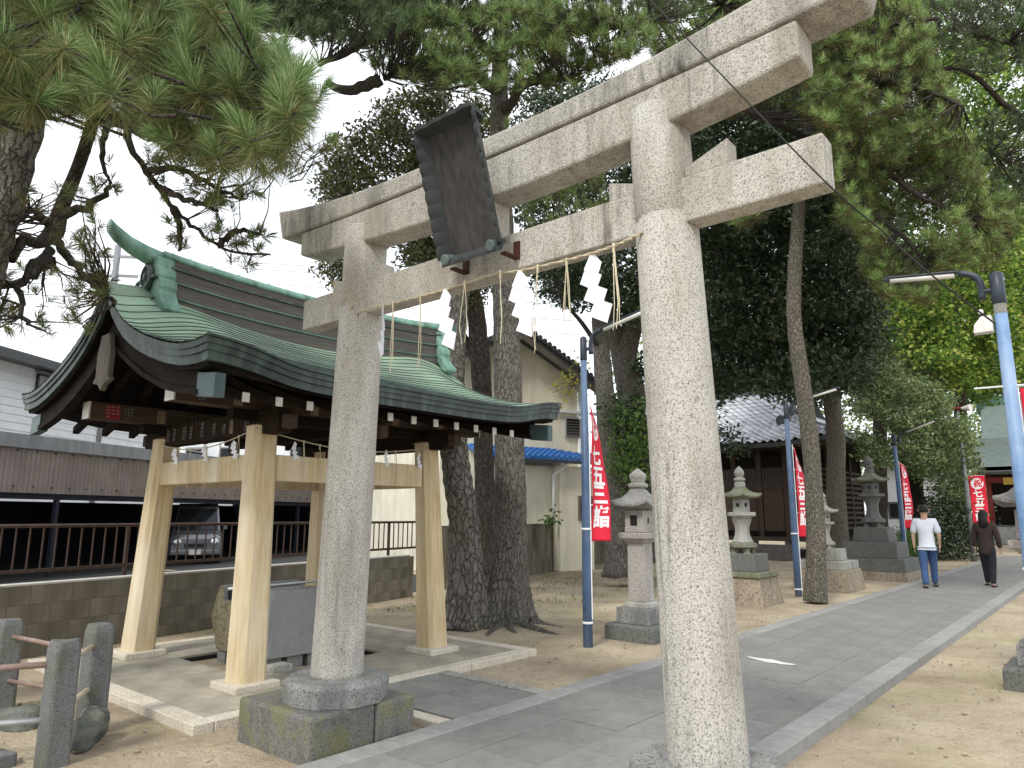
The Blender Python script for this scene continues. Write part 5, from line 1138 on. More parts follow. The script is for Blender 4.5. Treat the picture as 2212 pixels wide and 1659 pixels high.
ridge([(xg + .05, yr, ZR + .12), (X0, yr, ZR + .12)], .2, 'main_ridge'); ridge([(xg - .1, yr - .1, ZR - .05), (xg - .1, yr - 1.4, hz(yr - exf - 1.4) + .12), (xg - .1, exf + 1.3, hz(1.3) + .14)], .13, 'descending_ridge')
ridge([(xg + .25, yr - .05, ZR - .1), (xg + .25, yr - 2.2, hz(yr - exf - 2.2) + .05)], .09, 'verge_ridge')
MB().lathe([(.14, 0), (.14, .06)], 0, 0, 12)
MB().tube([(xg - .1, exf + 1.22, hz(1.3) + .2), (xg - .1, exf + 1.3, hz(1.3) + .2)], .2, 14).build('end_tile', 'tile_dark', hl)
for i in range(int((exs - EL) / .36)):
    x = exs - .3 - i * .36; MB().box(x - .04, x + .04, exf + .08, YF, ZE_ - .22, ZE_ - .12).build('rafter', 'brown_wood', hl); 
for i in range(int((EB - exf) / .36)):
    y = exf + .3 + i * .36; MB().box(X1, exs - .08, y - .04, y + .04, ZE_ - .22, ZE_ - .12).build('rafter', 'brown_wood', hl)

# ================================================================ main hall, far right
mh = thing('main_hall', 'distant red main hall with a pale green copper roof at far right', 'hall', (-4.5, 54, 0))
def prof_roof(par, x0, x1, yf, yb, ze, zr, mat, hipx=1.2, name='roof'):
    yr_ = (yf + yb) / 2; rings = []
    for i in range(13):
        t = i / 12; y = yf + (yr_ - yf) * t; z = ze + (zr - ze) * (t ** 1.55); xi = hipx * max(0, min(1, t * 2.0)); c_ = .25 * (1 - t) ** 3
        rings.append([(x0 + xi, y, z + c_), (x0 + xi + .8, y, z), (x1 - xi - .8, y, z), (x1 - xi, y, z + c_), (x1 - xi, y, z - .22 + c_), (x0 + xi, y, z - .22 + c_)])
    for r_ in rings[::-1][1:]: rings.append([(x, 2 * yr_ - y, z) for x, y, z in r_])
    return MB().loft(rings).build(name, mat, par)
prof_roof(mh, -8.4, 3.0, 52, 60, 5.2, 9.0, 'hall_roof', 1.9); prof_roof(mh, -6.6, .4, 49.5, 54, 4.1, 6.2, 'hall_roof', .3, 'porch_roof')
MB().box(-6.5, 1.0, 55.8, 56.2, 8.6, 9.35).build('ridge', 'copper_patina', mh, bevel=.04); MB().box(-6.75, -6.4, 55.6, 56.4, 8.2, 9.45).build('ridge_end', 'copper_cap', mh, bevel=.05)
MB().box(-7.0, 1.5, 54, 58.5, 1.0, 5.1).build('wall', 'dark_wood', mh); MB().box(-7.4, 2, 51.5, 58.8, .2, 1.0).build('podium', 'stone_grey_dark', mh)
for x in (-6.0, -3.6, -1.2): MB().tube([(x, 50.6, .2), (x, 50.6, 4.0)], .17, 12).build('column', 'vermilion', mh, smooth=True)
for x in (-6.8, -4.6, -2.4): MB().tube([(x, 53.8, 1), (x, 53.8, 5.0)], .17, 12).build('column', 'vermilion', mh, smooth=True)
MB().box(-6.5, .2, 50.45, 50.75, 3.45, 3.8).build('beam', 'vermilion', mh); MB().box(-5.2, -3.9, 50.35, 50.45, 3.35, 3.75).build('gilt_panel', 'gold', mh)
for k in range(16): MB().box(-7.9 + k * .5, -7.75 + k * .5, 52.0, 52.1, 4.83, 4.97).build('rafter_end', 'white_paint', mh)
for k in range(5): MB().box(-6.2, -1, 48.6 + k * .35, 49.0 + k * .35, 0, .2 + k * .18).build('step', 'granite_pale', mh)
# far white house behind the hedge
fw = thing('far_house', 'white house with a brown window far beyond the clipped hedge', 'house', tuple(at(1950, 1113, 38).xy) + (0,))
a, d, n = vis_wall('wall', fw, 1895, 2075, 39, 37, 0, 4.2, 'wall_white', 4)
f = MB().obox(Vector(at(1950, 1103, 38.1).to_tuple()) - n * .5, d, n, (0, 0, 1), 1.3, .1, .9).build('window', 'grey_wood', fw); MB().obox(Vector(at(1950, 1103, 38.1).to_tuple()) - n * .57, d, n, (0, 0, 1), 1.1, .03, .7).build('pane', 'glass_dark', f)
MB().obox(a + d * 2.2 + n * 1.6 + Vector((0, 0, 4.3)), d, n, (0, 0, 1), 5.5, 5, .2).build('roof', 'tile_dark', fw)
# distant utility pole at left
up = at(192, 1113, 34); ut = thing('utility_pole', 'grey concrete utility pole behind the drooping pine twigs at left', 'pole', (up.x, up.y, 0))
MB().tube([(up.x, up.y, 0), (up.x, up.y, 14.8)], [.2, .15], 12).build('shaft', 'zinc', ut, smooth=True)
for z in (13.2, 14.2): MB().obox((up.x, up.y, z), (.7, .7, 0), (-.7, .7, 0), (0, 0, 1), 2.2, .1, .1).build('crossarm', 'zinc', ut)
for k, (z, l) in enumerate(((14.3, 1), (14.0, -1), (13.3, 1), (12.6, -1), (12.0, 1))):
    a = at(-200, 829, 34); b = at(950, 829, 60); pts = [Vector((up.x - 14, up.y - 12, z + .2)), Vector((up.x, up.y, z)), Vector((up.x + 30, up.y + 34, z - .6 - .3 * k))]
    tag(MB().tube(smooth_path(pts, 8), .014, 4).build('power_line', 'black', None), ['topmost power line crossing the sky behind the pavilion', 'second power line from the top behind the pavilion', 'middle power line behind the pavilion', 'fourth power line from the top behind the pavilion', 'lowest power line behind the pavilion'][k], 'power line', 'power lines at the distant utility pole')
# ================================================================ trees
def bark_tube(mb, pts, rad, n=20, k=5, amp=.06, seed=0, flare=0, lobes=5, disp=.0):
    """gnarled trunk: bent tube whose skin is pushed in and out by noise"""
    P, Rr = smooth_path([tuple(p) + (r_,) for p, r_ in zip(pts, rad)], k); rings = []; prev = None; z0 = P[0].z
    for i, p in enumerate(P):
        t = (P[min(i + 1, len(P) - 1)] - P[max(i - 1, 0)]).normalized()
        a = (Vector((1, 0, 0)) - t * t.x).normalized() if prev is None else (prev - t * prev.dot(t)).normalized(); prev = a; b = t.cross(a); ring = []
        fl = flare * math.exp(-max(0, p.z - z0) / .36)
        for j in range(n):
            an = 2 * math.pi * j / n; q = 1 + amp * noise.noise(Vector((math.cos(an) * 1.5, math.sin(an) * 1.5, p.z * 1.1 + seed * 7))) * 2
            if fl: q += fl * (.55 + .45 * math.cos(an * lobes + seed)) 
            if disp:
                u = Vector((math.cos(an) * Rr[i] * 9, math.sin(an) * Rr[i] * 9, p.z * 3.6 + seed)); d_ = noise.voronoi(u)[0]; q += disp * min(.5, (d_[1] - d_[0])) / max(Rr[i], .05)
            ring.append(p + (a * math.cos(an) + b * math.sin(an)) * Rr[i] * q)
        rings.append(ring)
    mb.loft(rings); return mb
def unit(v): return v / np.maximum(np.linalg.norm(v, axis=1, keepdims=True), 1e-9)
def frames(d):
    up = np.tile([0., 0, 1], (len(d), 1)); up[np.abs(d[:, 2]) > .95] = [1, 0, 0]; a = unit(np.cross(d, up)); return a, np.cross(d, a)
def needles(C, D, ln, cnt, wd_, phi=(.25, 1.25), shoot=.5, bend=True, back=0.0):
    """pine shoots at C pointing along D: each carries cnt needles fanning round the twig"""
    n = len(C); C = np.repeat(C, cnt, 0); D0 = np.repeat(unit(D), cnt, 0); a, b = frames(D0); m = len(C); D0 = unit(D0 + RNG.normal(0, .10, D0.shape))
    L_ = np.repeat(ln, cnt) if np.ndim(ln) else np.full(m, ln); th = RNG.uniform(0, 2 * math.pi, m); s = RNG.uniform(0, 1, m); ph = phi[1] - (phi[1] - phi[0]) * s + RNG.normal(0, .12, m) + back * (1 - s)
    rad = a * np.cos(th)[:, None] + b * np.sin(th)[:, None]; d = D0 * np.cos(ph)[:, None] + rad * np.sin(ph)[:, None]
    st = C + D0 * (s * shoot * L_)[:, None]; L2 = L_ * RNG.uniform(.7, 1.1, m); side = unit(np.cross(d, RNG.normal(0, 1, (m, 3)))) * (wd_ / 2)
    if bend:
        mid = st + d * (L2 * .55)[:, None]; tip = st + d * (L2)[:, None] - np.array([0, 0, 1.]) * (L2 * RNG.uniform(.04, .26, m))[:, None] + D0 * (L2 * .06)[:, None]
        V = np.stack([st - side * .7, st + side * .7, mid + side, tip, mid - side], 1).reshape(-1, 3); base = np.arange(m)[:, None] * 5
        F = np.concatenate([base + np.array([0, 1, 2]), base + np.array([0, 2, 4]), base + np.array([4, 2, 3])], 0); return V, F
    tip = st + d * L2[:, None]; V = np.stack([st - side, st + side, tip], 1).reshape(-1, 3); return V, np.arange(m * 3).reshape(-1, 3)
def leaves(C, size, up=.5, asp=.42):
    m = len(C); sz = RNG.uniform(.65, 1.2, m) * size; d = unit(RNG.normal(0, 1, (m, 3)) + np.array([0, 0, -.2])); nrm = unit(RNG.normal(0, 1, (m, 3)) + np.array([0, 0, up * 2])); s = unit(np.cross(d, nrm)); d = unit(np.cross(nrm, s))
    w_ = (sz * asp / 2)[:, None]; l = sz[:, None]; V = np.stack([C, C + d * l * .5 + s * w_, C + d * l, C + d * l * .5 - s * w_], 1).reshape(-1, 3); return V, np.arange(m * 4).reshape(-1, 4)
def in_poly(x, y, poly):
    c = False; j = len(poly) - 1; c = np.zeros(len(x), bool)
    for i in range(len(poly)):
        xi, yi = poly[i]; xj, yj = poly[j]; hit = ((yi > y) != (yj > y)) & (x < (xj - xi) * (y - yi) / (yj - yi + 1e-9) + xi); c ^= hit; j = i
    return c
_FW, _R2, _U2, _FH = (np.array(q) for q in (_fw, _r2, _u2, _fh))
def at_np(x, y, d):
    v = _FW * 1537.3 + _R2 * (x - 1106)[:, None] - _U2 * (y - 829.5)[:, None]; return np.array([0, 0, CAMZ]) + v * (d / (v @ _FH))[:, None]
def crown_points(poly, n, d0, d1, dens=1.0, seed=0, thr=None, f=.8):
    """clump centres spread through a crown volume d0..d1 metres away, thinned by noise into masses and gaps"""
    xs = [p[0] for p in poly]; ys = [p[1] for p in poly]; out = []; g = np.random.default_rng(seed + 11)
    while len(out) < n:
        m = n * 3; x = g.uniform(min(xs), max(xs), m); y = g.uniform(min(ys), max(ys), m); ok = in_poly(x, y, poly); x, y = x[ok], y[ok]
        P = at_np(x, y, g.uniform(d0, d1, len(x)))
        if thr is not None:
            k = np.array([noise.noise(Vector(p) * f + Vector((seed * 3.1, 0, 0))) for p in P]) > thr; P = P[k]
        out += list(P)
    return np.array(out[:n])
def twigs(mb, root, C, r0=.02, r1=.006, sagz=.15, nseg=4, seed=0):
    rnd = random.Random(seed)
    for c in C:
        a = Vector(root); b = Vector(c); m = a.lerp(b, .5) + Vector((rnd.uniform(-.12, .12), rnd.uniform(-.12, .12), rnd.uniform(-.1, .18))) * (b - a).length * .8
        mb.tube(smooth_path([a, m, b], 3), [r0 + (r1 - r0) * i / 6 for i in range(7)], 5, False)
def nearest_twigs(mb, nodes, C, r1=.005, seed=0, r0=.012, cap=None):
    nodes = np.array(nodes); cap = cap or (.5 if np.linalg.norm(np.mean(C, 0)[:2]) < 5.5 else 1.1); rnd = random.Random(seed)
    for c in C:
        k = np.argmin(((nodes - c) ** 2).sum(1)); a = Vector(nodes[k]); b = Vector(c)
        if (b - a).length < .03: continue
        if (b - a).length > cap: a = b + (a - b).normalized() * cap * .45 + Vector((0, 0, -.1 * cap))
        l = (b - a).length; m = a.lerp(b, .5) + Vector((rnd.uniform(-.14, .14), rnd.uniform(-.14, .14), rnd.uniform(-.16, .06))) * l
        mb.tube([a, m, b], [r0, (r0 + r1) / 2, r1], 4, False)
def tree(name, label, base, group=None): return thing(name, label, 'tree', base, group)
GP = 'pine trees in the shrine grounds'
A = at
# ---- near pine at left: leaning trunk, second stem, close foliage
t1 = tree('pine_tree', 'leaning old pine with plated bark and long bright needles at top left', tuple(A(-330, 1330, 5.6).xy) + (0,), GP)
mb = MB(); bark_tube(mb, [A(-330, 1480, 5.6), A(-160, 900, 5.5), A(-38, 560, 5.4), A(32, 330, 5.3), A(95, 60, 5.2), A(120, -250, 5.0)], [.26, .20, .16, .138, .13, .10], 40, 10, .05, 1, .3, 5, .05); mb.build('trunk', 'bark_big', t1, smooth=True)
mb = MB(); limbs = [[A(70, 240, 5.3), A(130, 160, 4.6), A(260, 110, 4.0), A(430, 120, 3.4), A(590, 190, 3.0), A(640, 250, 2.8)], [A(80, 180, 5.2), A(60, 60, 4.2), A(150, -60, 3.4), A(300, -80, 2.9)], [A(130, 160, 4.6), A(180, 230, 3.9), A(280, 270, 3.5), A(420, 300, 3.3)], [A(260, 110, 4.0), A(330, 20, 3.5), A(450, -20, 3.2)]]
nodes = []
for l in limbs:
    p, r_ = smooth_path([tuple(q) + (.055 * (1 - i / len(l)) + .012,) for i, q in enumerate(l)], 5, .015, 3); mb.tube(p, r_, 8, False); nodes += [tuple(q) for q in p]
poly1 = [(-120, -100), (470, -100), (530, 60), (600, 110), (660, 170), (690, 215), (655, 290), (630, 340), (560, 350), (470, 345), (400, 350), (330, 300), (280, 280), (200, 250), (120, 230), (60, 250), (-120, 290)]
C1 = crown_points(poly1, 640, 2.6, 5.6, seed=1); C1b = at_np(np.array([395, 140, 262, 75, 540, 620, 690 - 60, 560, 330, 470, 200., 20, 610, 245]), np.array([75, 60, 60, 175, 262, 210, 270, 300, 180, 300, 215, 60, 175, 165.]) + 45, np.array([2.7, 2.2, 2.4, 2.6, 2.5, 2.6, 2.7, 2.7, 2.6, 2.7, 2.7, 2.5, 2.8, 2.3])); C1 = np.concatenate([C1, C1b])
nearest_twigs(mb, nodes, C1, .004, 1, .009); mb.build('branch', 'bark_branch', t1, smooth=True, kind='stuff')
D1 = unit(RNG.normal(0, .55, (len(C1), 3)) + np.array([.05, -.15, 1.0]))
V, F = needles(C1, D1, RNG.uniform(.09, .17, len(C1)), 190, .0026, (.05, .95), .75); Vb, Fb = needles(C1 - D1 * .05, D1, RNG.uniform(.10, .16, len(C1)), 120, .0026, (1.0, 2.6), .6)
np_mesh('needles_new', V, F, ['needle_near'], t1, kind='stuff'); np_mesh('needles_old', Vb, Fb, ['needle_old'], t1, kind='stuff')
# second dark stem and drooping twigs
t2 = t1
mb = MB(); stem = [A(20, 560, 5.5), A(50, 520, 5.6), A(85, 525, 5.8), A(118, 500, 6.0), A(133, 450, 6.0), A(165, 370, 5.9), A(195, 280, 5.6), A(230, 160, 5.2)]
bark_tube(mb, stem, [.05, .045, .05, .085, .065, .055, .05, .04], 14, 6, .08, 4, 0); mb.build('limb', 'bark_dark', t2, smooth=True)
mb = MB(); br = [[A(120, 490, 6.00), A(85, 470, 5.80), A(55, 455, 5.60), A(20, 500, 5.40)], [A(120, 520, 6.10), A(160, 570, 6.00), A(215, 620, 5.80), A(245, 660, 5.70)], [A(110, 560, 6.10), A(60, 600, 5.90), A(0, 615, 5.80), A(-60, 640, 5.60)], [A(110, 540, 6.00), A(70, 570, 5.70), A(40, 640, 5.60), A(60, 700, 5.50)],
                 [A(200, 600, 5.80), A(215, 615, 5.70), A(232, 640, 5.60)], [A(128, 470, 6.00), A(200, 440, 5.90), A(240, 400, 5.80)]]
nodes2 = []
for i, l in enumerate(br):
    p, r_ = smooth_path([tuple(q) + (.036 * (1 - j / len(l)) + .008,) for j, q in enumerate(l)], 5, .03, i); mb.tube(p, r_, 6, False); nodes2 += [tuple(q) for q in p]
C2 = crown_points([(-80, 430), (60, 400), (200, 430), (225, 560), (235, 640), (170, 720), (60, 720), (-80, 720)], 150, 5.2, 6.4, seed=5, thr=-.12, f=1.3); nearest_twigs(mb, nodes2, C2, .004, 2, .010); mb.build('branch', 'bark_branch', t2, smooth=True, kind='stuff')
D2 = unit(RNG.normal(0, .6, (len(C2), 3)) + np.array([0, 0, .6])); V, F = needles(C2, D2, .11, 44, .0042, (.2, 1.5), .6); np_mesh('needles_new', V, F, ['needle_brown'], t2, kind='stuff')
sel = C2[::3]; V, F = needles(sel, D2[::3], .11, 40, .0042, (.1, 1.1), .5); np_mesh('needles_green', V, F, ['needle_mid'], t2, kind='stuff')
# drooping branch over the ridge (belongs to the leaning pine)
mb = MB(); dro = [[A(262, 250, 4.6), A(290, 330, 4.6), A(345, 405, 4.6), A(375, 450, 4.6), A(430, 500, 4.6), A(500, 540, 4.6), A(585, 550, 4.6)], [A(345, 405, 4.6), A(400, 430, 4.4), A(470, 455, 4.3)], [A(375, 450, 4.6), A(385, 490, 4.6), A(388, 540, 4.6)], [A(320, 370, 4.6), A(380, 365, 4.4), A(440, 390, 4.3), A(520, 430, 4.2)], [A(470, 530, 4.6), A(510, 500, 4.6), A(560, 505, 4.6)], [A(230, 260, 4.6), A(220, 330, 4.5), A(235, 385, 4.5)]]
nodes3 = []
for i, l in enumerate(dro):
    p, r_ = smooth_path([tuple(q) + (.022 * (1 - j / len(l)) + .004,) for j, q in enumerate(l)], 6, .012, i + 20); mb.tube(p, r_, 6, False); nodes3 += [tuple(q) for q in p[6:]]
C3 = crown_points([(290, 330), (420, 350), (560, 350), (640, 330), (560, 400), (500, 470), (420, 450), (330, 420)], 60, 4.0, 4.8, seed=8); C3 = np.concatenate([C3, crown_points([(430, 490), (530, 470), (600, 520), (590, 570), (540, 600), (470, 560)], 26, 4.4, 4.8, seed=9), crown_points([(365, 470), (400, 470), (410, 560), (370, 560)], 8, 4.5, 4.7, seed=10), crown_points([(195, 360), (260, 360), (260, 430), (200, 420)], 7, 4.4, 4.6, seed=12), crown_points([(690, 290), (740, 280), (750, 330), (700, 350), (640, 370)], 7, 3.6, 4.0, seed=14)])
nearest_twigs(mb, nodes3, C3, .0025, 3, .006); mb.build('drooping_branch', 'bark_branch', t1, smooth=True, kind='stuff')
D3 = unit(RNG.normal(0, .6, (len(C3), 3)) + np.array([.1, 0, .5])); V, F = needles(C3, D3, .085, 34, .0036, (.2, 1.5), .6); np_mesh('needles_sparse', V, F, ['needle_brown'], t1, kind='stuff')
V, F = needles(C3[::2], D3[::2], .085, 36, .0036, (.1, 1.0), .5); np_mesh('needles_sparse_green', V, F, ['needle_mid'], t1, kind='stuff')

# ---- twin pine behind the pavilion
bx, by = -6.72, 7.85
t4 = tree('pine_tree', 'tall straight twin-trunk pine with spreading roots just right of the pavilion', (bx, by, 0), GP)
mb = MB(); d4 = 10.3
bark_tube(mb, [A(1092, 1352, d4), A(1098, 1250, d4), A(1102, 1100, d4), A(1098, 850, d4 + .05), A(1090, 600, d4 + .1), A(1078, 300, d4 + .2), A(1082, 60, d4 + .3), A(1085, -250, d4 + .4)], [.34, .255, .225, .20, .185, .145, .115, .06], 64, 16, .03, 2, .62, 5, .03)
mb.build('trunk', 'bark_fine', t4, smooth=True)
mb = MB(); d5 = 10.05
bark_tube(mb, [A(1005, 1352, d5), A(1008, 1250, d5), A(1002, 1130, d5), A(985, 1000, d5 + .1), A(976, 860, d5 + .2), A(985, 700, d5 + .4), A(1000, 560, d5 + .5), A(1010, 420, d5 + .6), A(985, 250, d5 + .8)], [.28, .225, .20, .185, .175, .155, .13, .10, .05], 56, 16, .04, 3, .5, 5, .045)
mb.build('trunk', 'bark_big', t4, smooth=True)
mb = MB()
for a0, ln, r_ in ((-1.0, .9, .085), (-.30, 1.25, .075), (.25, .7, .07), (-1.6, .8, .085), (-2.1, .75, .08), (-2.7, .8, .08), (-.65, .8, .08), (3.0, .6, .06), (1.2, .5, .06), (-1.3, .7, .07)):
    pts = []; c = Vector((bx, by, .10)) + Vector((math.cos(a0), math.sin(a0), 0)) * .25
    for i in range(8):
        t = i / 7; an = a0 + .35 * math.sin(t * 4 + a0 * 3); c = c + Vector((math.cos(an), math.sin(an), 0)) * ln / 8; pts.append(Vector((c.x, c.y, .06 * (1 - t) ** 1.3 + .010 * math.sin(t * 9 + a0 * 5) - .045 * t)))
    mb.tube(smooth_path(pts, 3), [r_ * (1 - .75 * i / 21) for i in range(22)], 10)
mb.build('surface_roots', 'bark_fine', t4, smooth=True)
mb = MB(); lim = [[A(1085, 130, 10.5), A(980, 60, 10), A(860, 60, 9.4), A(760, 110, 9.0), A(690, 140, 8.7)], [A(985, 60, 10.2), A(900, 20, 9.6), A(780, 10, 9), A(620, 60, 8.4), A(540, 50, 8)], [A(1082, 90, 10.5), A(1190, 70, 9.8), A(1310, 60, 9.2), A(1400, 40, 9)], [A(820, 170, 9.1), A(755, 195, 9.0), A(705, 180, 8.9)], [A(1082, 200, 10.5), A(1000, 150, 9.8), A(900, 140, 9.4), A(830, 170, 9.1)], [A(1085, 0, 10.6), A(1150, -60, 10), A(1280, -80, 9.5)], [A(1085, 250, 10.5), A(1140, 180, 10.0), A(1230, 170, 9.7)]]
n4 = []
for i, l in enumerate(lim):
    p, r_ = smooth_path([tuple(q) + (.075 * (1 - j / len(l)) + .02,) for j, q in enumerate(l)], 6, .018, i + 40); mb.tube(p, r_, 7, False); n4 += [tuple(q) for q in p]
polyd = [(470, -120), (900, -120), (900, 70), (800, 90), (755, 100), (690, 105), (640, 80), (560, 60), (500, 20)]; polyg = [(830, 20), (1000, 20), (1180, 0), (1400, 40), (1420, 90), (1250, 190), (1120, 200), (960, 195), (850, 170), (790, 140), (780, 60)]
C4 = np.concatenate([crown_points(polyd, 1000, 7.4, 10.8, seed=21, thr=-.12, f=.9), crown_points([(880, -120), (1560, -120), (1500, 30), (1380, 70), (1100, 60), (900, 60)], 800, 8.6, 11.5, seed=22, thr=-.06, f=.8)]); C4g = np.concatenate([crown_points(polyg, 760, 8.0, 10.2, seed=23, thr=-.02, f=1.3), crown_points([(1050, 270), (1160, 270), (1160, 320), (1040, 320)], 10, 9, 9.6, seed=24), crown_points([(1180, 390), (1310, 350), (1300, 450), (1160, 500), (1120, 470)], 60, 9.6, 11, seed=25)])
nearest_twigs(mb, n4, np.concatenate([C4, C4g]), .005, 5, .012); mb.build('branch', 'bark_branch', t4, smooth=True, kind='stuff')
for C_, mt, nm in ((C4, 'needle_dark', 'needles_dark'), (C4g, 'needle_mid', 'needles_bright')):
    D_ = unit(RNG.normal(0, .5, (len(C_), 3)) + np.array([0, 0, .9])); V, F = needles(C_, D_, .15, 62, .0085, (.15, 1.45), .6, False); np_mesh(nm, V, F, [mt], t4, kind='stuff')
    if mt == 'needle_mid': V, F = needles(C_[::2], -D_[::2] * .3 + D_[::2], .14, 30, .0085, (1.0, 2.2), .4, False); np_mesh('needles_old', V, F, ['needle_brown'], t4, kind='stuff')

def broad(name, label, base, trunks, polys, leafmat, size, per, spread, seed, barkm='bark_dark', group=None, asp=.42, limbs=(), up=.5):
    t = tree(name, label, base, group); nodes = []
    for i, (pts, rad) in enumerate(trunks):
        mb = MB(); bark_tube(mb, pts, rad, 28, 8, .08, seed + i, .35 if i == 0 else 0, 5, .03); mb.build('trunk', barkm, t, smooth=True); nodes += [tuple(p) for p in smooth_path([tuple(q) for q in pts], 5)]
    mb = MB()
    for i, (l, r0) in enumerate(limbs):
        p, r_ = smooth_path([tuple(q) + (r0 * (1 - j / len(l)) + .015,) for j, q in enumerate(l)], 5, .02, i + seed); mb.tube(p, r_, 7, False); nodes += [tuple(q) for q in p]
    allC = []
    for k, (poly, n, d0, d1, thr, f) in enumerate(polys): allC.append(crown_points(poly, n, d0, d1, seed=seed * 5 + k, thr=thr, f=f))
    C = np.concatenate(allC); nearest_twigs(mb, nodes, C[::3], .006, seed, .02); mb.build('branch', 'bark_branch', t, smooth=True, kind='stuff')
    P = np.repeat(C, per, 0); off = unit(RNG.normal(0, 1, P.shape)) * (RNG.uniform(0, 1, len(P)) ** .5 * spread)[:, None]; off[:, 2] *= .6; P = P + off
    V, F = leaves(P, size, up, asp); np_mesh('crown', V, F, [leafmat], t, kind='stuff'); return t
# ---- olive-leaved evergreen behind the plaque
broad('evergreen_tree', 'brown-green broadleaf evergreen rising behind the gate plaque', tuple(A(940, 1300, 12.5).xy) + (0,), [([A(1055, 1240, 13), A(1045, 1000, 13), A(1040, 820, 12.6), A(1020, 640, 12.3), A(960, 500, 12), A(920, 350, 12)], [.20, .17, .17, .15, .12, .06])],
      [([(700, 430), (700, 330), (770, 290), (830, 235), (890, 195), (1000, 200), (1060, 240), (1100, 340), (1060, 480), (960, 560), (900, 560), (840, 470), (700, 450)], 330, 11.2, 13.4, None, 1), ([(690, 570), (760, 560), (800, 600), (740, 630)], 14, 11.6, 12.4, None, 1), ([(860, 520), (960, 530), (1000, 590), (960, 620), (900, 600)], 30, 11.6, 12.6, None, 1), ([(950, 600), (1060, 600), (1060, 640), (1000, 660)], 12, 11.6, 12.6, None, 1)],
      'leaf_olive', .115, 64, .34, 31, limbs=[([A(1040, 820, 12.6), A(1010, 740, 12.6), A(980, 690, 12.4)], .08), ([A(1020, 640, 12.3), A(900, 520, 12), A(780, 430, 11.8)], .06)])
# ---- camphor with several trunks right of the near lamp pole
broad('evergreen_tree', 'forked dark evergreen with grey trunks behind the square lantern', tuple(A(1345, 1240, 16).xy) + (0,),
      [([A(1345, 1245, 16), A(1330, 1080, 16), A(1310, 900, 16), A(1300, 760, 16.1), A(1292, 660, 16.2), A(1290, 500, 16.4)], [.34, .24, .21, .19, .16, .08]), ([A(1400, 1215, 18), A(1372, 1050, 18), A(1365, 850, 18), A(1350, 760, 18), A(1385, 660, 18), A(1440, 520, 18)], [.42, .36, .34, .30, .24, .12]), ([A(1350, 850, 18), A(1328, 720, 18), A(1300, 600, 18)], [.20, .18, .10])],
      [([(1150, 560), (1520, 560), (1520, 660), (1380, 700), (1250, 650), (1180, 640)], 190, 15, 18.5, None, 1), ([(1330, 860), (1400, 860), (1410, 1080), (1350, 1080)], 55, 15.5, 17, None, 1), ([(1380, 760), (1410, 760), (1410, 860)], 10, 16, 17, None, 1), ([(1100, 200), (1520, 140), (1520, 600), (1180, 600), (1110, 420)], 520, 15, 21, -.25, .6)],
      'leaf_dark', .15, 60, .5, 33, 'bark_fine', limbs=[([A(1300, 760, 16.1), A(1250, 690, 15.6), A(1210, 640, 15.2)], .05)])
# ---- big dark canopy between the gate pillars' right side and the slender pine
broad('evergreen_tree', 'huge very dark evergreen canopy overhanging the tiled hall', tuple(A(1640, 1190, 26).xy) + (0,),
      [([A(1520, 1180, 24), A(1525, 1000, 24), A(1530, 800, 24), A(1600, 500, 24)], [.4, .34, .3, .15])],
      [([(1500, 380), (1720, 330), (1880, 380), (1880, 560), (1890, 700), (1850, 800), (1790, 870), (1700, 860), (1640, 830), (1560, 850), (1510, 900)], 900, 17, 24, None, 1), ([(1500, 330), (1960, 330), (1960, 560), (1500, 560)], 260, 22, 27, None, 1), ([(1480, 170), (1820, 170), (1820, 350), (1480, 350)], 260, 17, 22, None, 1), ([(1555, 930), (1600, 960), (1580, 990)], 6, 22, 24, None, 1)],
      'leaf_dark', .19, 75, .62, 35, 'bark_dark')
# ---- slender pine beside the path with its bright crown
t6 = tree('pine_tree', 'slender slightly curved pine beside the path in front of the tiled hall', (-4.37, 13.47, 0), GP)
mb = MB(); d6 = 13.05
bark_tube(mb, [A(1761, 1300, d6), A(1763, 1200, d6), A(1758, 1060, d6), A(1750, 950, d6), A(1735, 840, d6), A(1716, 700, d6), A(1716, 600, d6), A(1722, 500, d6), A(1732, 400, d6), A(1760, 200, d6 + .2), A(1790, 0, d6 + .3)], [.175, .155, .15, .148, .14, .13, .125, .12, .11, .09, .06], 32, 12, .06, 6, .18, 5, .022); mb.build('trunk', 'bark_slender', t6, smooth=True)
mb = MB(); lim = [[A(1735, 415, d6), A(1800, 400, 12.6), A(1865, 420, 12.2)], [A(1745, 300, d6), A(1640, 250, 12), A(1560, 230, 11.5)], [A(1750, 260, d6), A(1860, 180, 12), A(1980, 190, 11.4), A(2080, 230, 11)], [A(1770, 120, d6), A(1900, 60, 12), A(2030, 40, 11.5)], [A(1780, 60, d6), A(1660, 20, 12.4), A(1560, 10, 12)], [A(1750, 320, d6), A(1860, 330, 12.4), A(1980, 420, 12), A(2100, 470, 11.8)], [A(1742, 350, d6), A(1900, 470, 12.4), A(2000, 560, 12.2)]]
n6 = []
for i, l in enumerate(lim):
    p, r_ = smooth_path([tuple(q) + (.055 * (1 - j / len(l)) + .015,) for j, q in enumerate(l)], 6, .018, i + 60); mb.tube(p, r_, 7, False); n6 += [tuple(q) for q in p]
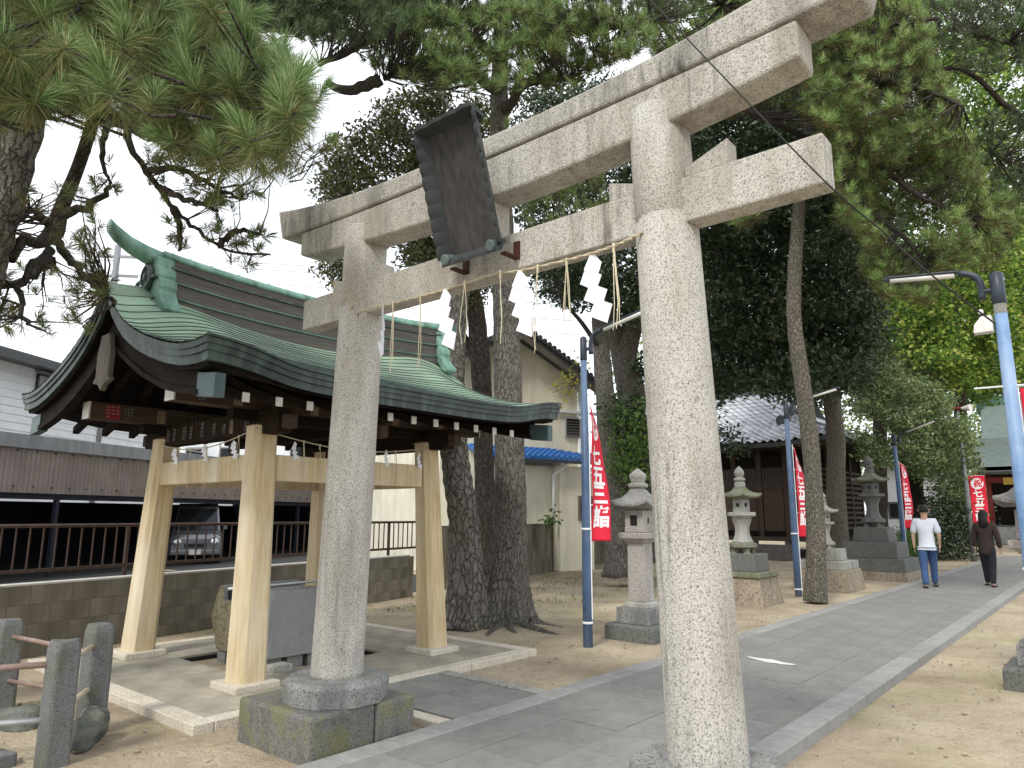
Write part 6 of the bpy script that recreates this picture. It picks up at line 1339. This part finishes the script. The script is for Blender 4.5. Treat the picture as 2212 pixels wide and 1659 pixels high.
C6 = np.concatenate([crown_points([(1360, -60), (1900, -100), (2020, 60), (2010, 160), (1900, 270), (1800, 280), (1690, 230), (1560, 250), (1500, 180), (1400, 120)], 1350, 10.6, 14.2, seed=41, thr=-.14, f=.9), crown_points([(1740, 80), (2000, 60), (2060, 200), (2120, 380), (2200, 430), (2200, 560), (2060, 590), (1900, 570), (1810, 470), (1800, 330), (1760, 260)], 1350, 11.0, 14.2, seed=42, thr=-.10, f=.8), crown_points([(1540, 450), (1650, 440), (1640, 480), (1570, 490)], 22, 12.0, 13.5, seed=43), crown_points([(1850, 560), (2060, 560), (2010, 650), (1900, 640)], 170, 12, 14.5, seed=44)])
nearest_twigs(mb, n6, C6, .005, 6, .012); mb.build('branch', 'bark_branch', t6, smooth=True, kind='stuff')
D_ = unit(RNG.normal(0, .45, (len(C6), 3)) + np.array([0, -.1, .95])); half = RNG.random(len(C6)) < .62
V, F = needles(C6[half], D_[half], .17, 64, .010, (.12, 1.25), .6, False); np_mesh('needles_new', V, F, ['needle_bright'], t6, kind='stuff')
V, F = needles(C6[~half], D_[~half], .17, 64, .010, (.4, 1.9), .6, False); np_mesh('needles_old', V, F, ['needle_mid'], t6, kind='stuff')
V, F = needles(C6 - D_ * .12, D_, .16, 24, .010, (1.0, 2.2), .5, False); np_mesh('needles_inner', V, F, ['needle_brown'], t6, kind='stuff')
# ---- trunk beside the hall
broad('evergreen_tree', 'upright mottled trunk standing between the slender pine and the dark lantern', tuple(A(1806, 1190, 22).xy) + (0,),
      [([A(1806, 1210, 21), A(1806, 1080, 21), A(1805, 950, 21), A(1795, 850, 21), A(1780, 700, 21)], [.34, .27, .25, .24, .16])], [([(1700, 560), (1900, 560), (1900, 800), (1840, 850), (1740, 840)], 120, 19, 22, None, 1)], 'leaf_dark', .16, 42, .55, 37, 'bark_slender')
# ---- yellow-green maple, far greens, juniper mound, top right dark pine
broad('maple_tree', 'sunlit yellow-green maple above the far end of the path', tuple(A(2080, 1150, 33).xy) + (0,),
      [([A(2060, 1150, 33), A(2075, 900, 33), A(2060, 700, 32), A(2090, 500, 32), A(2110, 300, 31)], [.3, .26, .22, .15, .08])],
      [([(1880, 660), (1960, 590), (2240, 540), (2240, 860), (2160, 830), (2080, 840), (2030, 800), (1960, 760), (1910, 720)], 420, 26, 34, -.08, .6), ([(2020, 130), (2240, 60), (2240, 560), (2100, 560), (2040, 420), (2000, 260)], 150, 28, 34, -.1, .4)],
      'leaf_bright', .20, 52, .75, 51, 'bark_branch', asp=.7, limbs=[([A(2060, 700, 32), A(1980, 690, 30), A(1920, 680, 28)], .1)])
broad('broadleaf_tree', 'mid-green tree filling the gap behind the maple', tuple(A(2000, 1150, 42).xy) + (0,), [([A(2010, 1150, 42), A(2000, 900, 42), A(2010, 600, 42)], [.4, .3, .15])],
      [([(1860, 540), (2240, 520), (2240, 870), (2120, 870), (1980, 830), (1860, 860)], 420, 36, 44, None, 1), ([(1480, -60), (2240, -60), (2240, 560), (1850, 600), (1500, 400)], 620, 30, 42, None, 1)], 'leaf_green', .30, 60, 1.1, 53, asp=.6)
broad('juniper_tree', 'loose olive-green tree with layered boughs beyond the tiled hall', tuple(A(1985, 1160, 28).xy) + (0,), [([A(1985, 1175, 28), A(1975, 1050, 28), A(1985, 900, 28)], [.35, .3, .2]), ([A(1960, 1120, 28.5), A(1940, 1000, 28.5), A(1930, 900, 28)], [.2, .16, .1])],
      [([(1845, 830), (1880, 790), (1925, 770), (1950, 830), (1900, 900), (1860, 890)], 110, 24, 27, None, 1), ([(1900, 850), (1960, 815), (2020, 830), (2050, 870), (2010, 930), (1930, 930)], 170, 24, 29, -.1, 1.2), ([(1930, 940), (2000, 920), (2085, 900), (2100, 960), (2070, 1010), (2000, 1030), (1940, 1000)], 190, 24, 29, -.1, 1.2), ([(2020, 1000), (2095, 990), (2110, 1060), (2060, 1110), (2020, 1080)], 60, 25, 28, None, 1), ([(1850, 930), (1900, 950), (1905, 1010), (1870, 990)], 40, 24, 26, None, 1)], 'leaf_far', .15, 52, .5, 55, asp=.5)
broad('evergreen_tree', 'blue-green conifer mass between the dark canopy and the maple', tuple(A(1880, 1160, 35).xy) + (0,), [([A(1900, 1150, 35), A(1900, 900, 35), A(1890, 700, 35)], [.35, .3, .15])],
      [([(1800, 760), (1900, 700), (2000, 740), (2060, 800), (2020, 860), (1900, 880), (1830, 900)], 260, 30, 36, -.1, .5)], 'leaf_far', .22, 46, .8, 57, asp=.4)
t9 = tree('pine_tree', 'dark pine boughs in the top right corner', tuple(A(2330, 1300, 14).xy) + (0,), GP)
mb = MB(); bark_tube(mb, [A(2420, 1330, 14), A(2360, 800, 14), A(2330, 300, 13.5), A(2300, -50, 13)], [.26, .22, .18, .1], 24, 8, .06, 9, .3); mb.build('trunk', 'bark_big', t9, smooth=True)
mb = MB(); lim = [[A(2335, 330, 13.5), A(2200, 250, 13), A(2100, 160, 12.5), A(2010, 150, 12)], [A(2320, 150, 13), A(2200, 100, 12.5), A(2060, 60, 12)], [A(2340, 420, 13.5), A(2240, 380, 13), A(2140, 330, 12.5)]]; n9 = []
for i, l in enumerate(lim):
    p, r_ = smooth_path([tuple(q) + (.06 * (1 - j / len(l)) + .015,) for j, q in enumerate(l)], 6, .02, i + 80); mb.tube(p, r_, 7, False); n9 += [tuple(q) for q in p]
C9 = np.concatenate([crown_points([(1980, -60), (2300, -60), (2300, 130), (2130, 170), (2040, 120), (1990, 60)], 330, 11.5, 14, seed=61, thr=-.1), crown_points([(2100, 260), (2300, 180), (2300, 470), (2180, 440), (2110, 350)], 190, 11.5, 14, seed=62, thr=-.1)]); nearest_twigs(mb, n9, C9, .005, 9, .012); mb.build('branch', 'bark_branch', t9, smooth=True, kind='stuff')
D_ = unit(RNG.normal(0, .5, (len(C9), 3)) + np.array([0, 0, .9])); V, F = needles(C9, D_, .17, 60, .010, (.15, 1.5), .6, False); np_mesh('needles_dark', V, F, ['needle_dark'], t9, kind='stuff')
# ---- small sprays, hedge, shrubs
def shrub(name, label, base, poly, n, d0, d1, mat, size, per, spread, seed):
    t = thing(name, label, 'shrub', base); mb = MB(); C = crown_points(poly, n, d0, d1, seed=seed); twigs(mb, (base[0], base[1], max(0, base[2])), C[:12], .012, .004, seed=seed); mb.build('stems', 'bark_branch', t)
    P = np.repeat(C, per, 0) + RNG.normal(0, spread, (n * per, 3)); V, F = leaves(P, size, .6, .5); np_mesh('foliage', V, F, [mat], t, kind='stuff')
shrub('leafy_sprig', 'small yellow-green spray of leaves beside the cream house eave', tuple(A(1240, 830, 15)), [(1215, 790), (1250, 770), (1258, 850), (1200, 870)], 12, 14.6, 15.4, 'leaf_yellow', .10, 14, .10, 71)
shrub('leafy_sprig', 'yellow-green leaves showing between the dark trunk and the straight pine', tuple(A(1040, 860, 14)), [(1015, 800), (1050, 795), (1055, 870), (1030, 880)], 9, 13.6, 14.4, 'leaf_yellow', .10, 14, .09, 72)
shrub('leafy_shrub', 'green leaves climbing beside the forked evergreen trunk', tuple(A(1400, 1150, 15.5).xy) + (0,), [(1330, 880), (1400, 860), (1400, 1040), (1360, 1080), (1315, 1000)], 60, 14.6, 15.6, 'leaf_green', .10, 24, .14, 73)
shrub('potted_plant', 'small glossy plant peeping over the concrete wall', tuple(A(1190, 1130, 18).xy) + (1.2,), [(1180, 1100), (1200, 1095), (1205, 1128), (1180, 1128)], 8, 17.6, 18.2, 'leaf_green', .14, 9, .08, 74)
shrub('clipped_hedge', 'low clipped green hedge beside the dark stepped lantern', tuple(A(1950, 1180, 24).xy) + (0,), [(1922, 1150), (2010, 1150), (2010, 1205), (1922, 1205)], 130, 23, 25, 'leaf_hedge', .09, 40, .12, 75)
shrub('dark_bush', 'dark bush behind the walking people', tuple(A(2070, 1180, 27).xy) + (0,), [(2000, 1090), (2120, 1080), (2120, 1205), (1990, 1200)], 160, 25, 28, 'leaf_dark', .14, 40, .25, 76)
# ---- wood that closes the view far behind everything
t = MB(); C = np.concatenate([crown_points([(1300, 300), (2300, 200), (2300, 1130), (1300, 1130)], 500, 62, 75, seed=91), crown_points([(560, 880), (1300, 900), (1300, 1120), (560, 1120)], 60, 70, 80, seed=92)])
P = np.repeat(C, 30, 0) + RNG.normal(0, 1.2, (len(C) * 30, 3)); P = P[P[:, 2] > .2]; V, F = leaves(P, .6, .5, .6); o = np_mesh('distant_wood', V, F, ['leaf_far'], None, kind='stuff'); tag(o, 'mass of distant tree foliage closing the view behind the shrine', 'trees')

# ---- litter on the sand: needles, dry leaves, pebbles
n = 9000; x = RNG.uniform(-11, 3, n); y = RNG.uniform(.3, 22, n); ok = ~((x > -3.9) & (x < -1.75)) & ~((x > -8.7) & (x < -5.05) & (y > 2.55) & (y < 6.5)) & ~((x > -5.1) & (x < -3.8) & (y > 3.7) & (y < 5.1)); x, y = x[ok], y[ok]
C = np.stack([x, y, np.full(len(x), .022)], 1); V, F = leaves(C, .035, 3.0, .5); V[:, 2] = np.clip(V[:, 2], .008, .05); o = np_mesh('leaf_litter', V, F, ['litter'], None, kind='stuff'); tag(o, 'small dry leaves scattered over the sandy ground', 'leaf litter')
n = 60; C = np.stack([RNG.uniform(-3.6, -2, n), RNG.uniform(2.5, 16, n), np.full(n, .049)], 1); V, F = leaves(C, .03, 4, .5); V[:, 2] = np.clip(V[:, 2], .046, .06); o = np_mesh('path_litter', V, F, ['litter'], None, kind='stuff'); tag(o, 'a few dry leaves lying on the path slabs', 'leaf litter')
pts = []; n = 700; x = RNG.uniform(-9, 2, n); y = RNG.uniform(.6, 14, n); ok = ~((x > -3.95) & (x < -1.7)) & ~((x > -8.7) & (x < -5.05) & (y > 2.55) & (y < 6.5)) & ~((x > -5.15) & (x < -3.8) & (y > 3.7) & (y < 5.1)); mb = MB()
for a, b in zip(x[ok], y[ok]):
    s = random.uniform(.005, .016); mb.lathe([(s * .6, -.005), (s, s * .3), (s * .5, s * .8)], a, b, 5, random.random())
cl = MB()
for _ in range(700):
    a = random.uniform(-10, 2.5); b = random.uniform(.6, 14)
    if (-3.95 < a < -1.7) or (-8.7 < a < -5.05 and 2.55 < b < 6.5) or (-5.15 < a < -3.8 and 3.7 < b < 5.1): continue
    s = random.uniform(.006, .022); cl.lathe([(s * .7, -.01), (s, s * .1), (s * .5, s * .5)], a, b, 5, random.random())
tag(cl.build('soil_clods', 'sand', None, kind='stuff'), 'small crumbs of dry soil scattered over the sand', 'soil')
o = mb.build('pebbles', 'granite_pale', None, kind='stuff'); tag(o, 'tiny pebbles scattered on the sand', 'pebbles')
g = MB(); 
def grass(x0, x1, y0, y1, n, seed, h=.05):
    r_ = random.Random(seed)
    for _ in range(n):
        x = r_.uniform(x0, x1); y = r_.uniform(y0, y1)
        if noise.noise(Vector((x * 1.7, y * 1.7, seed))) < -.05: continue
        a = r_.uniform(0, 6.28); hh = h * r_.uniform(.4, 1.2); dx, dy = math.cos(a) * .006, math.sin(a) * .006; l = r_.uniform(-.02, .02)
        g.add([(x - dx, y - dy, 0), (x + dx, y + dy, 0), (x + l, y + l, hh)], [(0, 1, 2)])
grass(-4.0, -3.9, 3.0, 3.75, 60, 1, .03); grass(-10, -8.9, 3, 8.5, 900, 2); grass(-11.5, -7.5, 9, 16, 3200, 3, .06); grass(-2, 2, 1, 9, 100, 4, .03)
o = g.build('grass', 'leaf_hedge', None, kind='stuff'); tag(o, 'sparse short grass on the sand near the walls', 'grass')
# white bird-like scrap and dropping on the path
tag(MB().loft([[(-2.95 + .25 * math.cos(a) * k_ * (1 + .25 * math.sin(3 * a)), 7.56 + .07 * math.sin(a) * k_ - .05 * math.cos(a) + .02 * math.sin(5 * a), .0455 + .001 * (1 - k_)) for a in [2 * math.pi * i / 12 for i in range(12)]] for k_ in (1, .5)]).build('white_stain', 'white_paint', None), 'white smear on the dark path slabs right of the gate pillar', 'stain')
mb = bpy.data.objects.new('black_sandal', None); COL.objects.link(mb); tag(mb, 'small black and white object lying on the sand left of the right pavilion post', 'object'); so_ = onp = (-8.0, 7.55, 0); mb.location = so_; WL[mb.name] = Vector(so_)
MB().loft([[(-8.0 + dx * s, 7.55 + dy * s, z) for dx, dy in ((-.10, -.03), (-.03, -.06), (.10, -.05), (.11, .03), (-.02, .05), (-.09, .03))] for s, z in ((1, .0), (1, .03), (.7, .09))]).build('body', 'black', mb, bevel=.01); MB().box(-7.97, -7.88, 7.50, 7.59, .055, .085).build('strap', 'white_paint', mb, bevel=.008)
